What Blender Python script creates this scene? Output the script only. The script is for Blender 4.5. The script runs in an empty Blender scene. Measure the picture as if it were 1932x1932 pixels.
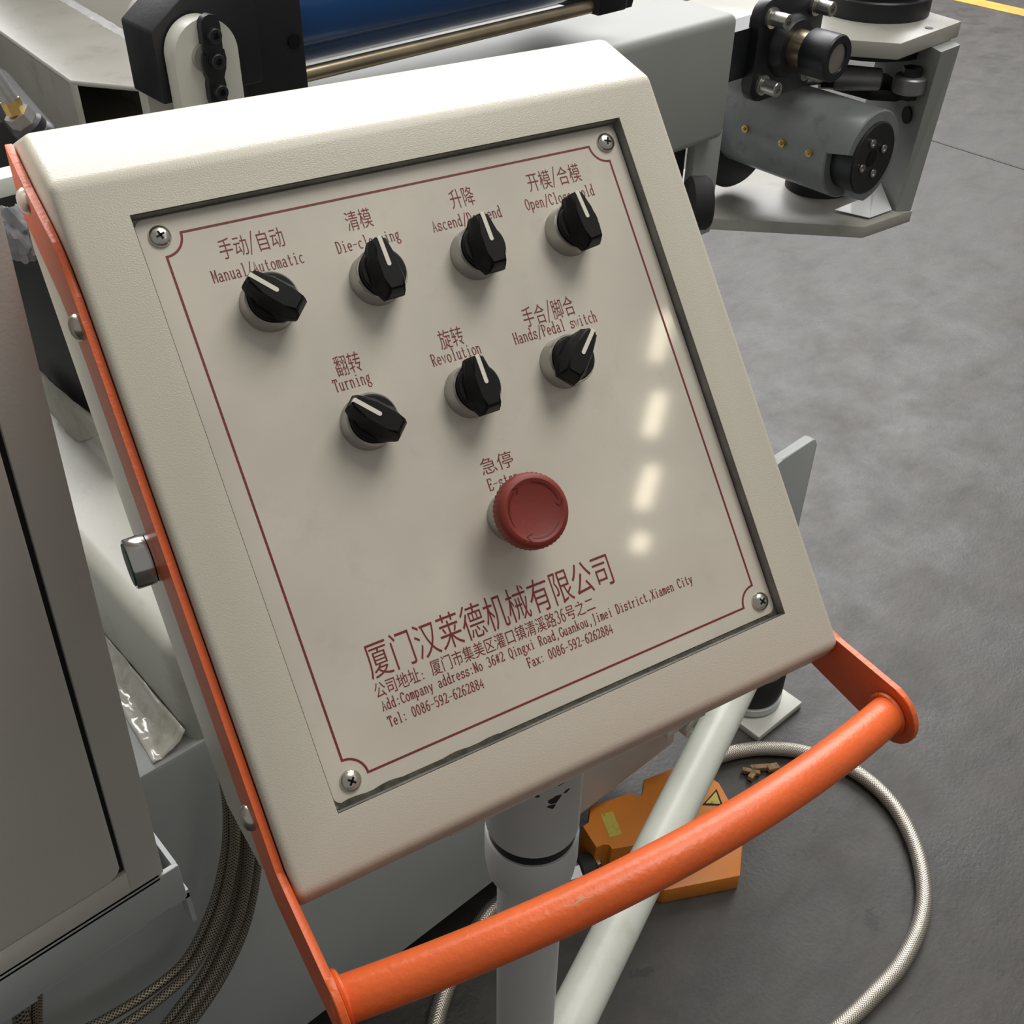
import bpy, bmesh, math, random
from mathutils import Vector, Matrix, noise
from math import sin, cos, pi, radians
random.seed(7)
S = bpy.context.scene
C = S.collection

# ------------------------------------------------------------------ camera
CAMZ = 1.30                                   # camera height above the floor
CAM = Vector((0, 0, CAMZ))
FPX, CX = 2101.04, 966.0                      # focal length and centre in photo pixels (1932 px wide)
RX = Vector((0.7474634, -0.6642146, 0.0108330))     # camera right in world axes
RY = Vector((-0.4076321, -0.4714766, -0.7820140))   # camera down
RZ = Vector((0.5245326, 0.5801110, -0.6231667))     # camera forward
cd = bpy.data.cameras.new('camera'); cam = bpy.data.objects.new('camera', cd); C.objects.link(cam)
cd.sensor_width = 36; cd.lens = 36 * FPX / 1932; cd.clip_start = 0.02; cd.clip_end = 100
cam.matrix_world = Matrix.Translation(CAM) @ Matrix((RX, -RY, -RZ)).transposed().to_4x4()
S.camera = cam

# ------------------------------------------------------------------ world, lights, exposure
S.view_settings.view_transform = 'Standard'; S.view_settings.look = 'None'
S.view_settings.gamma = 1; S.view_settings.use_curve_mapping = False
S.view_settings.exposure = 0.0
W = bpy.data.worlds.new('world'); S.world = W; W.use_nodes = True
W.node_tree.nodes['Background'].inputs[0].default_value = (1.0, 0.99, 0.965, 1)
W.node_tree.nodes['Background'].inputs[1].default_value = 0.25

def area(name, pos, target, sx, sy, power, col):
    l = bpy.data.lights.new(name, 'AREA'); l.shape = 'RECTANGLE'; l.size = sx; l.size_y = sy
    l.energy = power; l.color = col
    o = bpy.data.objects.new(name, l); C.objects.link(o)
    o.location = pos
    o.rotation_euler = (Vector(target) - Vector(pos)).to_track_quat('-Z', 'Y').to_euler()
    return o
def az_el(az, el, d, c=(0.4, 0.4, 0.9)):
    a, e = radians(az), radians(el)
    return Vector(c) + d * Vector((cos(a) * cos(e), sin(a) * cos(e), sin(e)))
# band of roof skylights beyond the machine (cool daylight)
area('skylight_far', az_el(52, 36, 8.5), (0.4, 0.5, 0.9), 11.0, 5.8, 1550, (1.0, 0.99, 0.985))
# skylight above the operator's side (soft, slightly warm)
area('skylight_near', az_el(-35, 70, 3.2), (0.4, 0.4, 0.9), 1.5, 1.5, 51, (1.0, 0.965, 0.90))
# row of small warm clerestory windows behind the operator
for i, (el, az) in enumerate(((37.2, -57.5), (34.5, -61.3), (31.9, -64.8), (29.9, -67.4))):
    o = area('clerestory_window', az_el(az, el, 11.0, (0.36, 0.29, 1.0)), (0.36, 0.29, 1.0), 0.16, (0.50, 0.46, 0.46, 0.20)[i], (5.5, 6.0, 6.0, 2.6)[i], (1.0, 0.9, 0.66))
    o.rotation_euler = (o.rotation_euler.to_matrix() @ Matrix.Rotation(radians(122), 3, 'Z')).to_euler()

# ------------------------------------------------------------------ pixel -> point helpers
def ray(px, py):
    return RX * ((px - CX) / FPX) + RY * ((py - CX) / FPX) + RZ
def onz(px, py, z):                            # z measured from the camera (negative is below it)
    w = ray(px, py); return CAM + w * (z / w.z)
def ony(px, py, y):
    w = ray(px, py); return CAM + w * (y / w.y)
def onx(px, py, x):
    w = ray(px, py); return CAM + w * (x / w.x)
def vz(p, px, py):                             # height on the vertical line through p seen at pixel
    w = ray(px, py); r = math.hypot(p.x, p.y); return CAMZ + w.z / math.hypot(w.x, w.y) * r

# ------------------------------------------------------------------ materials
def nt(m):
    m.use_nodes = True; t = m.node_tree; return t, t.nodes['Principled BSDF']
def mat(name, col, rough=0.5, metal=0.0, bump=0.0, bscale=400.0, var=0.0, vscale=6.0, coat=0.0, coatr=0.08,
        spec=0.5, dirt=None, dscale=20.0, damt=0.5, rvar=0.0, aniso=None):
    m = bpy.data.materials.new(name); t, b = nt(m); N = t.nodes; L = t.links
    b.inputs['Base Color'].default_value = (*col, 1); b.inputs['Roughness'].default_value = rough
    b.inputs['Metallic'].default_value = metal; b.inputs['Coat Weight'].default_value = coat
    b.inputs['Coat Roughness'].default_value = coatr; b.inputs['Specular IOR Level'].default_value = spec
    tc = N.new('ShaderNodeTexCoord')
    if var > 0 or dirt:
        nz = N.new('ShaderNodeTexNoise'); nz.inputs['Scale'].default_value = vscale; nz.inputs['Detail'].default_value = 5
        L.new(tc.outputs['Object'], nz.inputs['Vector'])
        mp = N.new('ShaderNodeMapRange'); mp.inputs[1].default_value = .3; mp.inputs[2].default_value = .7
        mp.inputs[3].default_value = 1 - var; mp.inputs[4].default_value = 1 + var
        L.new(nz.outputs['Fac'], mp.inputs[0])
        mx = N.new('ShaderNodeMix'); mx.data_type = 'RGBA'; mx.blend_type = 'MULTIPLY'; mx.inputs[0].default_value = 1
        mx.inputs[6].default_value = (*col, 1); L.new(mp.outputs[0], mx.inputs[7])
        out = mx.outputs[2]
        if dirt:
            n2 = N.new('ShaderNodeTexNoise'); n2.inputs['Scale'].default_value = dscale; n2.inputs['Detail'].default_value = 8
            n2.inputs['Roughness'].default_value = .7
            L.new(tc.outputs['Object'], n2.inputs['Vector'])
            m2 = N.new('ShaderNodeMapRange'); m2.inputs[1].default_value = .55; m2.inputs[2].default_value = .75
            m2.inputs[3].default_value = 0; m2.inputs[4].default_value = damt; L.new(n2.outputs['Fac'], m2.inputs[0])
            m3 = N.new('ShaderNodeMix'); m3.data_type = 'RGBA'; L.new(m2.outputs[0], m3.inputs[0])
            L.new(out, m3.inputs[6]); m3.inputs[7].default_value = (*dirt, 1); out = m3.outputs[2]
        L.new(out, b.inputs['Base Color'])
        if rvar:
            m4 = N.new('ShaderNodeMapRange'); m4.inputs[3].default_value = rough - rvar; m4.inputs[4].default_value = rough + rvar
            L.new(nz.outputs['Fac'], m4.inputs[0]); L.new(m4.outputs[0], b.inputs['Roughness'])
    if bump > 0:
        n3 = N.new('ShaderNodeTexNoise'); n3.inputs['Scale'].default_value = bscale; n3.inputs['Detail'].default_value = 3
        if aniso:
            mpg = N.new('ShaderNodeMapping'); mpg.inputs['Scale'].default_value = aniso
            L.new(tc.outputs['Object'], mpg.inputs['Vector']); L.new(mpg.outputs[0], n3.inputs['Vector'])
        else: L.new(tc.outputs['Object'], n3.inputs['Vector'])
        bp = N.new('ShaderNodeBump'); bp.inputs['Strength'].default_value = bump; bp.inputs['Distance'].default_value = .001
        L.new(n3.outputs['Fac'], bp.inputs['Height']); L.new(bp.outputs[0], b.inputs['Normal'])
    return m
M = {}
M['box'] = mat('cream_powder_coat', (0.60, 0.565, 0.475), 0.31, bump=0.20, bscale=1500, var=.03, vscale=3)
M['plate'] = mat('silver_face_plate', (0.645, 0.602, 0.515), 0.42, metal=0.0, var=.08, vscale=14, coat=.7, coatr=.06, bump=.05, bscale=60, dirt=(0.40, 0.37, 0.30), dscale=30, damt=.25)
M['red'] = mat('red_print', (0.20, 0.022, 0.022), 0.5)
M['orange'] = mat('orange_enamel', (0.75, 0.128, 0.026), 0.36, bump=.25, bscale=350, var=.08, vscale=25, dirt=(0.30, .16, .08), dscale=55, damt=.35)
M['grey'] = mat('grey_machine_enamel', (0.47, 0.50, 0.49), 0.38, bump=.12, bscale=250, var=.05, vscale=5)
M['greyw'] = mat('pale_grey_enamel', (0.56, 0.56, 0.51), 0.36, bump=.10, bscale=250, var=.06, vscale=8, dirt=(.30, .27, .22), dscale=25, damt=.35)
M['cab'] = mat('cabinet_enamel', (0.66, 0.635, 0.585), 0.45, bump=.15, bscale=500, var=.03, vscale=3)
M['arm'] = mat('worn_pale_tube_enamel', (0.60, 0.62, 0.55), 0.33, bump=.1, bscale=100, var=.10, vscale=12, dirt=(.35, .33, .27), dscale=18, damt=.45)
M['black'] = mat('black_plastic', (0.003, 0.003, 0.0035), 0.5, spec=.25, bump=.05, bscale=400)
M['blackm'] = mat('blackened_steel', (0.009, 0.010, 0.013), 0.42, bump=.12, bscale=300, var=.2, vscale=30)
M['rubber'] = mat('black_rubber', (0.012, 0.012, 0.013), 0.7, bump=.2, bscale=200)
M['white'] = mat('white_paint_mark', (0.80, 0.76, 0.66), 0.5)
M['alu'] = mat('satin_aluminium', (0.42, 0.41, 0.39), 0.30, metal=.8, bump=.03, bscale=500)
M['chrome'] = mat('chrome', (0.66, 0.65, 0.63), 0.14, metal=1.0)
M['screw'] = mat('screw_steel', (0.62, 0.60, 0.54), 0.25, metal=1.0, bump=.1, bscale=300)
M['estop'] = mat('red_mushroom_plastic', (0.22, 0.026, 0.017), 0.5, bump=.06, bscale=500, var=.06, vscale=60)
M['estopd'] = mat('dark_red_mark', (0.12, 0.012, 0.01), 0.6)
M['blue'] = mat('blue_cylinder_enamel', (0.012, 0.065, 0.21), 0.25, coat=.3, bump=.03, bscale=60)
M['steel'] = mat('machined_steel', (0.50, 0.49, 0.46), 0.30, metal=.9, bump=.1, bscale=300, var=.15, vscale=30)
M['bronze'] = mat('bronze_rod', (0.42, 0.35, 0.24), 0.28, metal=.9, var=.2, vscale=30)
M['brass'] = mat('brass', (0.55, 0.38, 0.14), 0.35, metal=.9, bump=.2, bscale=300)
M['pedal'] = mat('orange_pedal_plastic', (0.62, 0.20, 0.022), 0.42, bump=.2, bscale=350, var=.05, vscale=20)
M['yellow'] = mat('yellow_sticker', (0.50, 0.42, 0.07), 0.5, dirt=(.04, .03, .015), dscale=160, damt=1.0, var=.02)
M['yline'] = mat('yellow_floor_paint', (0.76, 0.35, 0.04), 0.55, var=.15, vscale=12, bump=.1, bscale=60)
M['film'] = mat('clear_film', (0.74, 0.72, 0.65), 0.14, coat=1, bump=.6, bscale=55, dirt=(.2, .17, .12), dscale=60, damt=.4, var=.05)
M['cloth'] = mat('grey_cloth', (0.20, 0.20, 0.215), 0.9, bump=.6, bscale=90, var=.25, vscale=30)
M['beige'] = mat('soiled_beige_sheet', (0.34, 0.33, 0.28), 0.7, bump=.4, bscale=80, var=.2, vscale=30)
M['paper'] = mat('white_plastic_offcut', (0.80, 0.81, 0.82), 0.3, coat=.4, bump=.1, bscale=30)
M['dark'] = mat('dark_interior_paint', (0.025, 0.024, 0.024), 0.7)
M['green'] = mat('green_button', (0.006, 0.07, 0.045), 0.35)
M['grime'] = mat('dark_grime', (0.05, 0.045, 0.03), 0.8, bump=1, bscale=300, var=.5, vscale=200)
M['rust'] = mat('rusty_chip', (0.22, 0.135, 0.06), 0.7, bump=.6, bscale=200, var=.4, vscale=100)
M['chip'] = mat('bare_metal_scratch', (0.36, 0.28, 0.18), 0.5, metal=.3)
M['beamp'] = mat('oily_grey_beam_paint', (0.30, 0.31, 0.295), 0.55, spec=.35, bump=.1, bscale=250, var=.05, vscale=6)  # machine grey darkened to offset the strong light on the beam
M['bracket'] = mat('bracket_paint', (0.40, 0.39, 0.35), 0.38, bump=.1, bscale=250, var=.07, vscale=12, dirt=(.16, .14, .11), dscale=22, damt=.5)
M['post'] = mat('post_enamel', (0.60, 0.60, 0.585), 0.38, bump=.1, bscale=250, var=.04, vscale=8)
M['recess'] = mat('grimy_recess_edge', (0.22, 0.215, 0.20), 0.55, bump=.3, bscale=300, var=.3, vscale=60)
M['drum'] = mat('oiled_grey_drum_paint', (0.20, 0.215, 0.22), 0.32, bump=.1, bscale=200, var=.12, vscale=15, dirt=(.05, .045, .035), dscale=28, damt=.6)  # darker blue-grey than the bracket plates, with random mottling
M['castst'] = mat('dull_cast_steel', (0.30, 0.30, 0.30), 0.42, metal=.6, bump=.15, bscale=200, var=.15, vscale=30)
M['groove'] = mat('dark_groove', (0.03, 0.03, 0.028), 0.6)

def braid_mat():
    m = bpy.data.materials.new('braided_steel'); t, b = nt(m); N = t.nodes; L = t.links
    b.inputs['Metallic'].default_value = .75; b.inputs['Roughness'].default_value = .36
    uv = N.new('ShaderNodeUVMap')
    sep = N.new('ShaderNodeSeparateXYZ'); L.new(uv.outputs[0], sep.inputs[0])
    def wave(sgn):                              # u around, v along (in diameters)
        a = N.new('ShaderNodeMath'); a.operation = 'MULTIPLY'; L.new(sep.outputs[0], a.inputs[0]); a.inputs[1].default_value = 16 * sgn
        c = N.new('ShaderNodeMath'); c.operation = 'MULTIPLY'; L.new(sep.outputs[1], c.inputs[0]); c.inputs[1].default_value = 6.0
        d = N.new('ShaderNodeMath'); d.operation = 'ADD'; L.new(a.outputs[0], d.inputs[0]); L.new(c.outputs[0], d.inputs[1])
        e = N.new('ShaderNodeMath'); e.operation = 'PINGPONG'; L.new(d.outputs[0], e.inputs[0]); e.inputs[1].default_value = .5
        return e
    w1, w2 = wave(1), wave(-1)
    mx = N.new('ShaderNodeMath'); mx.operation = 'MAXIMUM'; L.new(w1.outputs[0], mx.inputs[0]); L.new(w2.outputs[0], mx.inputs[1])
    cr = N.new('ShaderNodeValToRGB'); L.new(mx.outputs[0], cr.inputs[0])
    cr.color_ramp.elements[0].position = .18; cr.color_ramp.elements[0].color = (.16, .145, .12, 1)
    cr.color_ramp.elements[1].position = .42; cr.color_ramp.elements[1].color = (.66, .61, .53, 1)
    L.new(cr.outputs[0], b.inputs['Base Color'])
    bp = N.new('ShaderNodeBump'); bp.inputs['Strength'].default_value = .7; bp.inputs['Distance'].default_value = .001
    L.new(mx.outputs[0], bp.inputs['Height']); L.new(bp.outputs[0], b.inputs['Normal'])
    return m
M['braid'] = braid_mat()
M['braidd'] = M['braid'].copy(); M['braidd'].name = 'dark_braided_steel'
for nd in M['braidd'].node_tree.nodes:
    if nd.type == 'MATH' and nd.operation == 'MULTIPLY':
        nd.inputs[1].default_value *= .5 if abs(nd.inputs[1].default_value) > 10 else .42
for nd in M['braidd'].node_tree.nodes:
    if nd.type == 'VALTORGB':
        nd.color_ramp.elements[0].color = (.02, .018, .016, 1); nd.color_ramp.elements[1].color = (.52, .46, .37, 1)

def floor_mat():
    m = bpy.data.materials.new('worn_concrete'); t, b = nt(m); N = t.nodes; L = t.links
    tc = N.new('ShaderNodeTexCoord')
    def nz(sc, det, r, dist=0, map_=None):
        n = N.new('ShaderNodeTexNoise'); n.inputs['Scale'].default_value = sc; n.inputs['Detail'].default_value = det
        n.inputs['Roughness'].default_value = r; n.inputs['Distortion'].default_value = dist
        if map_:
            mp = N.new('ShaderNodeMapping'); mp.inputs['Scale'].default_value = map_[0]; mp.inputs['Rotation'].default_value = (0, 0, map_[1])
            L.new(tc.outputs['Object'], mp.inputs['Vector']); L.new(mp.outputs[0], n.inputs['Vector'])
        else: L.new(tc.outputs['Object'], n.inputs['Vector'])
        return n
    a = nz(6.5, 10, .72, .25); s = nz(13, 9, .74, .3, ((.5, 1.2, 1), radians(-38))); g = nz(160, 4, .6)
    r1 = N.new('ShaderNodeValToRGB'); L.new(a.outputs['Fac'], r1.inputs[0])
    r1.color_ramp.elements[0].position = .30; r1.color_ramp.elements[0].color = (.021, .0182, .0152, 1)
    r1.color_ramp.elements[1].position = .68; r1.color_ramp.elements[1].color = (.056, .050, .043, 1)
    r2 = N.new('ShaderNodeMapRange'); r2.inputs[1].default_value = .36; r2.inputs[2].default_value = .62
    r2.inputs[3].default_value = .62; r2.inputs[4].default_value = 1.2; L.new(s.outputs['Fac'], r2.inputs[0])
    m1 = N.new('ShaderNodeMix'); m1.data_type = 'RGBA'; m1.blend_type = 'MULTIPLY'; m1.inputs[0].default_value = 1
    L.new(r1.outputs[0], m1.inputs[6]); L.new(r2.outputs[0], m1.inputs[7])
    # dark specks and stains
    sp = nz(21, 7, .76, .4, ((.55, 1.3, 1), radians(-30))); r3 = N.new('ShaderNodeMapRange'); r3.inputs[1].default_value = .625; r3.inputs[2].default_value = .665
    r3.inputs[3].default_value = 0; r3.inputs[4].default_value = .75; L.new(sp.outputs['Fac'], r3.inputs[0])
    m2 = N.new('ShaderNodeMix'); m2.data_type = 'RGBA'; L.new(r3.outputs[0], m2.inputs[0]); L.new(m1.outputs[2], m2.inputs[6])
    m2.inputs[7].default_value = (.012, .011, .010, 1)
    L.new(m2.outputs[2], b.inputs['Base Color'])
    r4 = N.new('ShaderNodeMapRange'); r4.inputs[1].default_value = .3; r4.inputs[2].default_value = .7; r4.inputs[3].default_value = .36; r4.inputs[4].default_value = .62; L.new(a.outputs['Fac'], r4.inputs[0])
    L.new(r4.outputs[0], b.inputs['Roughness'])
    bp = N.new('ShaderNodeBump'); bp.inputs['Strength'].default_value = .25; bp.inputs['Distance'].default_value = .002
    ad = N.new('ShaderNodeMath'); ad.operation = 'ADD'; L.new(g.outputs['Fac'], ad.inputs[0]); L.new(sp.outputs['Fac'], ad.inputs[1])
    L.new(ad.outputs[0], bp.inputs['Height']); L.new(bp.outputs[0], b.inputs['Normal'])
    return m
M['floor'] = floor_mat()

# ------------------------------------------------------------------ object helpers
def link(name, me, m, parent=None):
    o = bpy.data.objects.new(name, me); C.objects.link(o)
    if m: me.materials.append(M[m] if isinstance(m, str) else m)
    if parent: o.parent = parent
    return o
def obj(name, bm, m, parent=None, smooth=True, world=False, ang=35):
    """bm holds local coordinates of its root; with world=True it holds world coordinates."""
    if world and parent is not None:
        r = parent
        inv = Matrix.Identity(4)
        chain = []
        while r is not None: chain.append(r); r = r.parent
        mw = Matrix.Identity(4)
        for r in reversed(chain): mw = mw @ r.matrix_basis
        bmesh.ops.transform(bm, matrix=mw.inverted(), verts=bm.verts)
    bmesh.ops.recalc_face_normals(bm, faces=bm.faces)
    me = bpy.data.meshes.new(name); bm.to_mesh(me); bm.free()
    o = link(name, me, m, parent)
    if smooth:
        for p in me.polygons: p.use_smooth = True
        me.set_sharp_from_angle(angle=radians(ang))
    return o
def thing(name, label, cat, loc=(0, 0, 0), group=None, basis=None):
    o = bpy.data.objects.new(name, None); C.objects.link(o); o.empty_display_size = .05
    if basis is not None: o.matrix_basis = basis
    else: o.location = loc
    return tag(o, label, cat, group)
def tag(o, label, cat, group=None):
    o['label'] = label; o['category'] = cat
    if group: o['group'] = group
    return o
def at_origin(o):
    """move a single-mesh thing's origin to its base"""
    me = o.data; xs = [v.co for v in me.vertices]
    lo = Vector((min(v.x for v in xs), min(v.y for v in xs), min(v.z for v in xs)))
    hi = Vector((max(v.x for v in xs), max(v.y for v in xs), max(v.z for v in xs)))
    c = Vector(((lo.x + hi.x) / 2, (lo.y + hi.y) / 2, lo.z))
    me.transform(Matrix.Translation(-c)); o.location = c; return o

def BM(): return bmesh.new()
def box(bm, x0, x1, y0, y1, z0, z1, bev=0, seg=2, mw=None):
    g = bmesh.ops.create_cube(bm, size=1)
    mt = Matrix.Translation(((x0 + x1) / 2, (y0 + y1) / 2, (z0 + z1) / 2)) @ Matrix.Diagonal((abs(x1 - x0), abs(y1 - y0), abs(z1 - z0), 1))
    vs = g['verts']; bmesh.ops.transform(bm, matrix=mt, verts=vs)
    if bev:
        es = list({e for v in vs for e in v.link_edges})
        r = bmesh.ops.bevel(bm, geom=es, offset=bev, segments=seg, affect='EDGES', profile=.5)
        vs = list({v for f in r['faces'] for v in f.verts} | {v for v in vs if v.is_valid})
    if mw is not None: bmesh.ops.transform(bm, matrix=mw, verts=[v for v in vs if v.is_valid])
    return vs
def prism(bm, pts, vec, bev=0, seg=2):
    """polygon of 3-D points extruded along vec"""
    a = [bm.verts.new(p) for p in pts]; vec = Vector(vec)
    b = [bm.verts.new(Vector(p) + vec) for p in pts]; n = len(pts)
    fs = [bm.faces.new(a), bm.faces.new(b[::-1])]
    for i in range(n): fs.append(bm.faces.new((a[i], b[i], b[(i + 1) % n], a[(i + 1) % n])))
    if bev:
        es = list({e for f in fs for e in f.edges})
        bmesh.ops.bevel(bm, geom=es, offset=bev, segments=seg, affect='EDGES', profile=.5)
def frame_of(d):
    d = Vector(d).normalized(); u = d.orthogonal().normalized(); return u, d.cross(u), d
def lathe(bm, prof, org=(0, 0, 0), axis=(0, 0, 1), seg=32, ref=None):
    """prof = [(radius, height)...] revolved round axis; closed with caps where the radius is not 0"""
    org = Vector(org); u, v, d = frame_of(axis)
    if ref is not None:
        u = (Vector(ref) - d * Vector(ref).dot(d)).normalized(); v = d.cross(u)
    rings = []
    for r, h in prof:
        if r < 1e-7: rings.append([bm.verts.new(org + d * h)])
        else: rings.append([bm.verts.new(org + d * h + (u * cos(2 * pi * i / seg) + v * sin(2 * pi * i / seg)) * r) for i in range(seg)])
    for a, b in zip(rings, rings[1:]):
        for i in range(seg):
            j = (i + 1) % seg
            if len(a) == 1 and len(b) == 1: continue
            if len(a) == 1: bm.faces.new((a[0], b[j], b[i]))
            elif len(b) == 1: bm.faces.new((a[i], a[j], b[0]))
            else: bm.faces.new((a[i], a[j], b[j], b[i]))
    if len(rings[0]) > 1: bm.faces.new(rings[0][::-1])
    if len(rings[-1]) > 1: bm.faces.new(rings[-1])
def cyl(bm, a, b, r, r2=None, seg=28, bev=0):
    a, b = Vector(a), Vector(b); h = (b - a).length; r2 = r if r2 is None else r2
    pr = [(r, 0), (r2, h)]
    if bev: pr = [(r - bev, 0), (r, bev), (r2, h - bev), (r2 - bev, h)]
    lathe(bm, pr, a, b - a, seg)
def spline(pts, n=10):
    pts = [Vector(p) for p in pts]; P = [2 * pts[0] - pts[1]] + pts + [2 * pts[-1] - pts[-2]]; out = []
    for i in range(1, len(P) - 2):
        for k in range(n):
            t = k / n; a, b, c, d = P[i - 1:i + 3]
            out.append(.5 * ((2 * b) + (c - a) * t + (2 * a - 5 * b + 4 * c - d) * t * t + (3 * b - a - 3 * c + d) * t ** 3))
    out.append(pts[-1]); return out
def tube(bm, pts, r, seg=14, cap=True, uvw=True):
    n = len(pts); rings = []; T0 = (pts[1] - pts[0]).normalized(); u = T0.orthogonal().normalized()
    ul = bm.loops.layers.uv.verify() if uvw else None; dist = [0]
    for i in range(1, n): dist.append(dist[-1] + (pts[i] - pts[i - 1]).length)
    for i in range(n):
        T = (pts[min(i + 1, n - 1)] - pts[max(i - 1, 0)]).normalized()
        u = (u - T * u.dot(T)).normalized(); v = T.cross(u); rr = r(i / (n - 1)) if callable(r) else r
        rings.append([bm.verts.new(pts[i] + (u * cos(2 * pi * k / seg) + v * sin(2 * pi * k / seg)) * rr) for k in range(seg)])
    r0 = r(0) if callable(r) else r
    for i in range(n - 1):
        for k in range(seg):
            j = (k + 1) % seg; f = bm.faces.new((rings[i][k], rings[i][j], rings[i + 1][j], rings[i + 1][k]))
            if uvw:
                for lp, (a, b) in zip(f.loops, ((k, i), (k + 1, i), (k + 1, i + 1), (k, i + 1))):
                    lp[ul].uv = (a / seg, dist[b] / (2 * r0))
    if cap: bm.faces.new(rings[0][::-1]); bm.faces.new(rings[-1])

# ================================================================== SETTING: floor
bm = BM(); box(bm, -8, 14, -8, 14, -.06, 0)
fl = obj('floor', bm, 'floor', None, smooth=False); fl['kind'] = 'structure'
jx = onz(1846, 292, -CAMZ).x
bm = BM(); box(bm, jx - .006, jx + .006, -8, 14, -.001, .0012)
obj('floor_joint', bm, 'groove', fl, smooth=False)
ya, yb = onz(1811, 0, -CAMZ).x, onz(1854, 0, -CAMZ).x
ya2 = onz(1932, 31, -CAMZ).x; yb2 = onz(1932, 19, -CAMZ).x
bm = BM(); box(bm, min(ya, ya2), max(yb, yb2), -8, 14, -.001, .0015)
obj('yellow_line', bm, 'yline', fl, smooth=False)
# ================================================================== CONTROL PANEL
PSI, TAU = 0.198807569, 0.854341380
E1 = Vector((cos(PSI), -sin(PSI), 0)); E2 = Vector((-sin(PSI) * cos(TAU), -cos(PSI) * cos(TAU), -sin(TAU)))
NN = E1.cross(-E2)
P0 = Vector((0.169561815, 0.42057605, -0.188454638)) + CAM
PB = Matrix((E1, -E2, NN)).transposed().to_4x4(); PB.translation = P0     # local x = right, y = up the panel, z = out of it
def PW(u, v, n): return P0 + E1 * u + E2 * v + NN * n
panel = thing('control_panel', 'cream steel control panel box with seven black knobs, red stop button and orange handle', 'control panel', basis=PB)
UL, UR, VT, VB, HW, HH = -.0265, .2660, -.0176, .2835, .24, .2581
DR = .0058                                             # depth of the recess
# housing: profile in (v, n)
prof = [(VT, 0), (-.050, -.025), (-.073, -.090), (-.039, -.137), (.265, -.145), (.2895, -.093), (.2905, -.0135), (VB, 0)]
bm = BM()
L_ = [bm.verts.new((UL, -v, n)) for v, n in prof]; R_ = [bm.verts.new((UR, -v, n)) for v, n in prof]
k = len(prof)
bm.faces.new(L_); bm.faces.new(R_[::-1])
for i in range(k - 1): bm.faces.new((L_[i], R_[i], R_[i + 1], L_[i + 1]))
outer = list(bm.edges)
hole = [bm.verts.new(p) for p in ((0, 0, 0), (HW, 0, 0), (HW, -HH, 0), (0, -HH, 0))]
deep = [bm.verts.new(p) for p in ((0, 0, -DR - .002), (HW, 0, -DR - .002), (HW, -HH, -DR - .002), (0, -HH, -DR - .002))]
oc = [L_[0], R_[0], R_[-1], L_[-1]]
for i in range(4):
    j = (i + 1) % 4
    bm.faces.new((oc[i], oc[j], hole[j], hole[i])); bm.faces.new((hole[i], hole[j], deep[j], deep[i]))
bm.faces.new(deep)
bm.edges.ensure_lookup_table()
bmesh.ops.recalc_face_normals(bm, faces=bm.faces)
be = [e for e in bm.edges if all(v in L_ + R_ for v in e.verts)]
bmesh.ops.bevel(bm, geom=be, offset=.0038, segments=4, affect='EDGES', profile=.5)
housing = obj('housing', bm, 'box', panel, ang=50)
bm = BM(); e = .0003                                    # darker grey inner edge of the cut-out
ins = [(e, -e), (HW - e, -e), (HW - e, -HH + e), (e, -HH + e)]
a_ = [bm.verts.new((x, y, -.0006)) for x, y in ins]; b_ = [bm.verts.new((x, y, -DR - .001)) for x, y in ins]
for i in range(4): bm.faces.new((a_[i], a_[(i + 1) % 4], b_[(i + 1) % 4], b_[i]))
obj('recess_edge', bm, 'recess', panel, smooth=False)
bm = BM()                                              # flange of the rear cover below the box
box(bm, .0585, .2145, -.3055, -.279, -.082, -.062, bev=.001)
obj('rear_flange', bm, 'box', panel)
bm = BM(); box(bm, .036, .0585, -.3055, -.290, -.080, -.070)
obj('flange_tab', bm, 'box', panel, smooth=False)
# faceplate
bm = BM()
g0 = .0011
pts = []
for (cx, cy, a0) in ((HW - g0 - .004, -g0 - .004, 0), (g0 + .004, -g0 - .004, 90), (g0 + .004, -HH + g0 + .004 + .001, 180), (HW - g0 - .004, -HH + g0 + .004 + .001, 270)):
    for q in range(5):
        a = radians(a0 + q * 22.5); pts.append((cx + .004 * cos(a), cy + .004 * sin(a), -DR - .0012))
prism(bm, pts, (0, 0, .0012))
plate = obj('faceplate', bm, 'plate', panel, ang=40)
ZP = -DR + .00012                                      # print sits just on the plate
def ribbon(bm, pts, w, z=ZP, closed=False):
    n = len(pts); pts = [Vector((p[0], p[1])) for p in pts]; Lv, Rv = [], []
    for i in range(n):
        if closed: a, b, c = pts[i - 1], pts[i], pts[(i + 1) % n]
        else: a, b, c = pts[max(i - 1, 0)], pts[i], pts[min(i + 1, n - 1)]
        d1 = (b - a).normalized() if (b - a).length > 1e-9 else (c - b).normalized()
        d2 = (c - b).normalized() if (c - b).length > 1e-9 else d1
        n1, n2 = Vector((-d1.y, d1.x)), Vector((-d2.y, d2.x)); m = n1 + n2
        m = m / max(m.dot(n1), .45) if m.length > 1e-6 else n1
        ww = (w[i] if isinstance(w, (list, tuple)) else w) / 2
        Lv.append(bm.verts.new((b.x + m.x * ww, b.y + m.y * ww, z))); Rv.append(bm.verts.new((b.x - m.x * ww, b.y - m.y * ww, z)))
    rng = range(n) if closed else range(n - 1)
    for i in rng:
        j = (i + 1) % n; bm.faces.new((Rv[i], Rv[j], Lv[j], Lv[i]))
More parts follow.
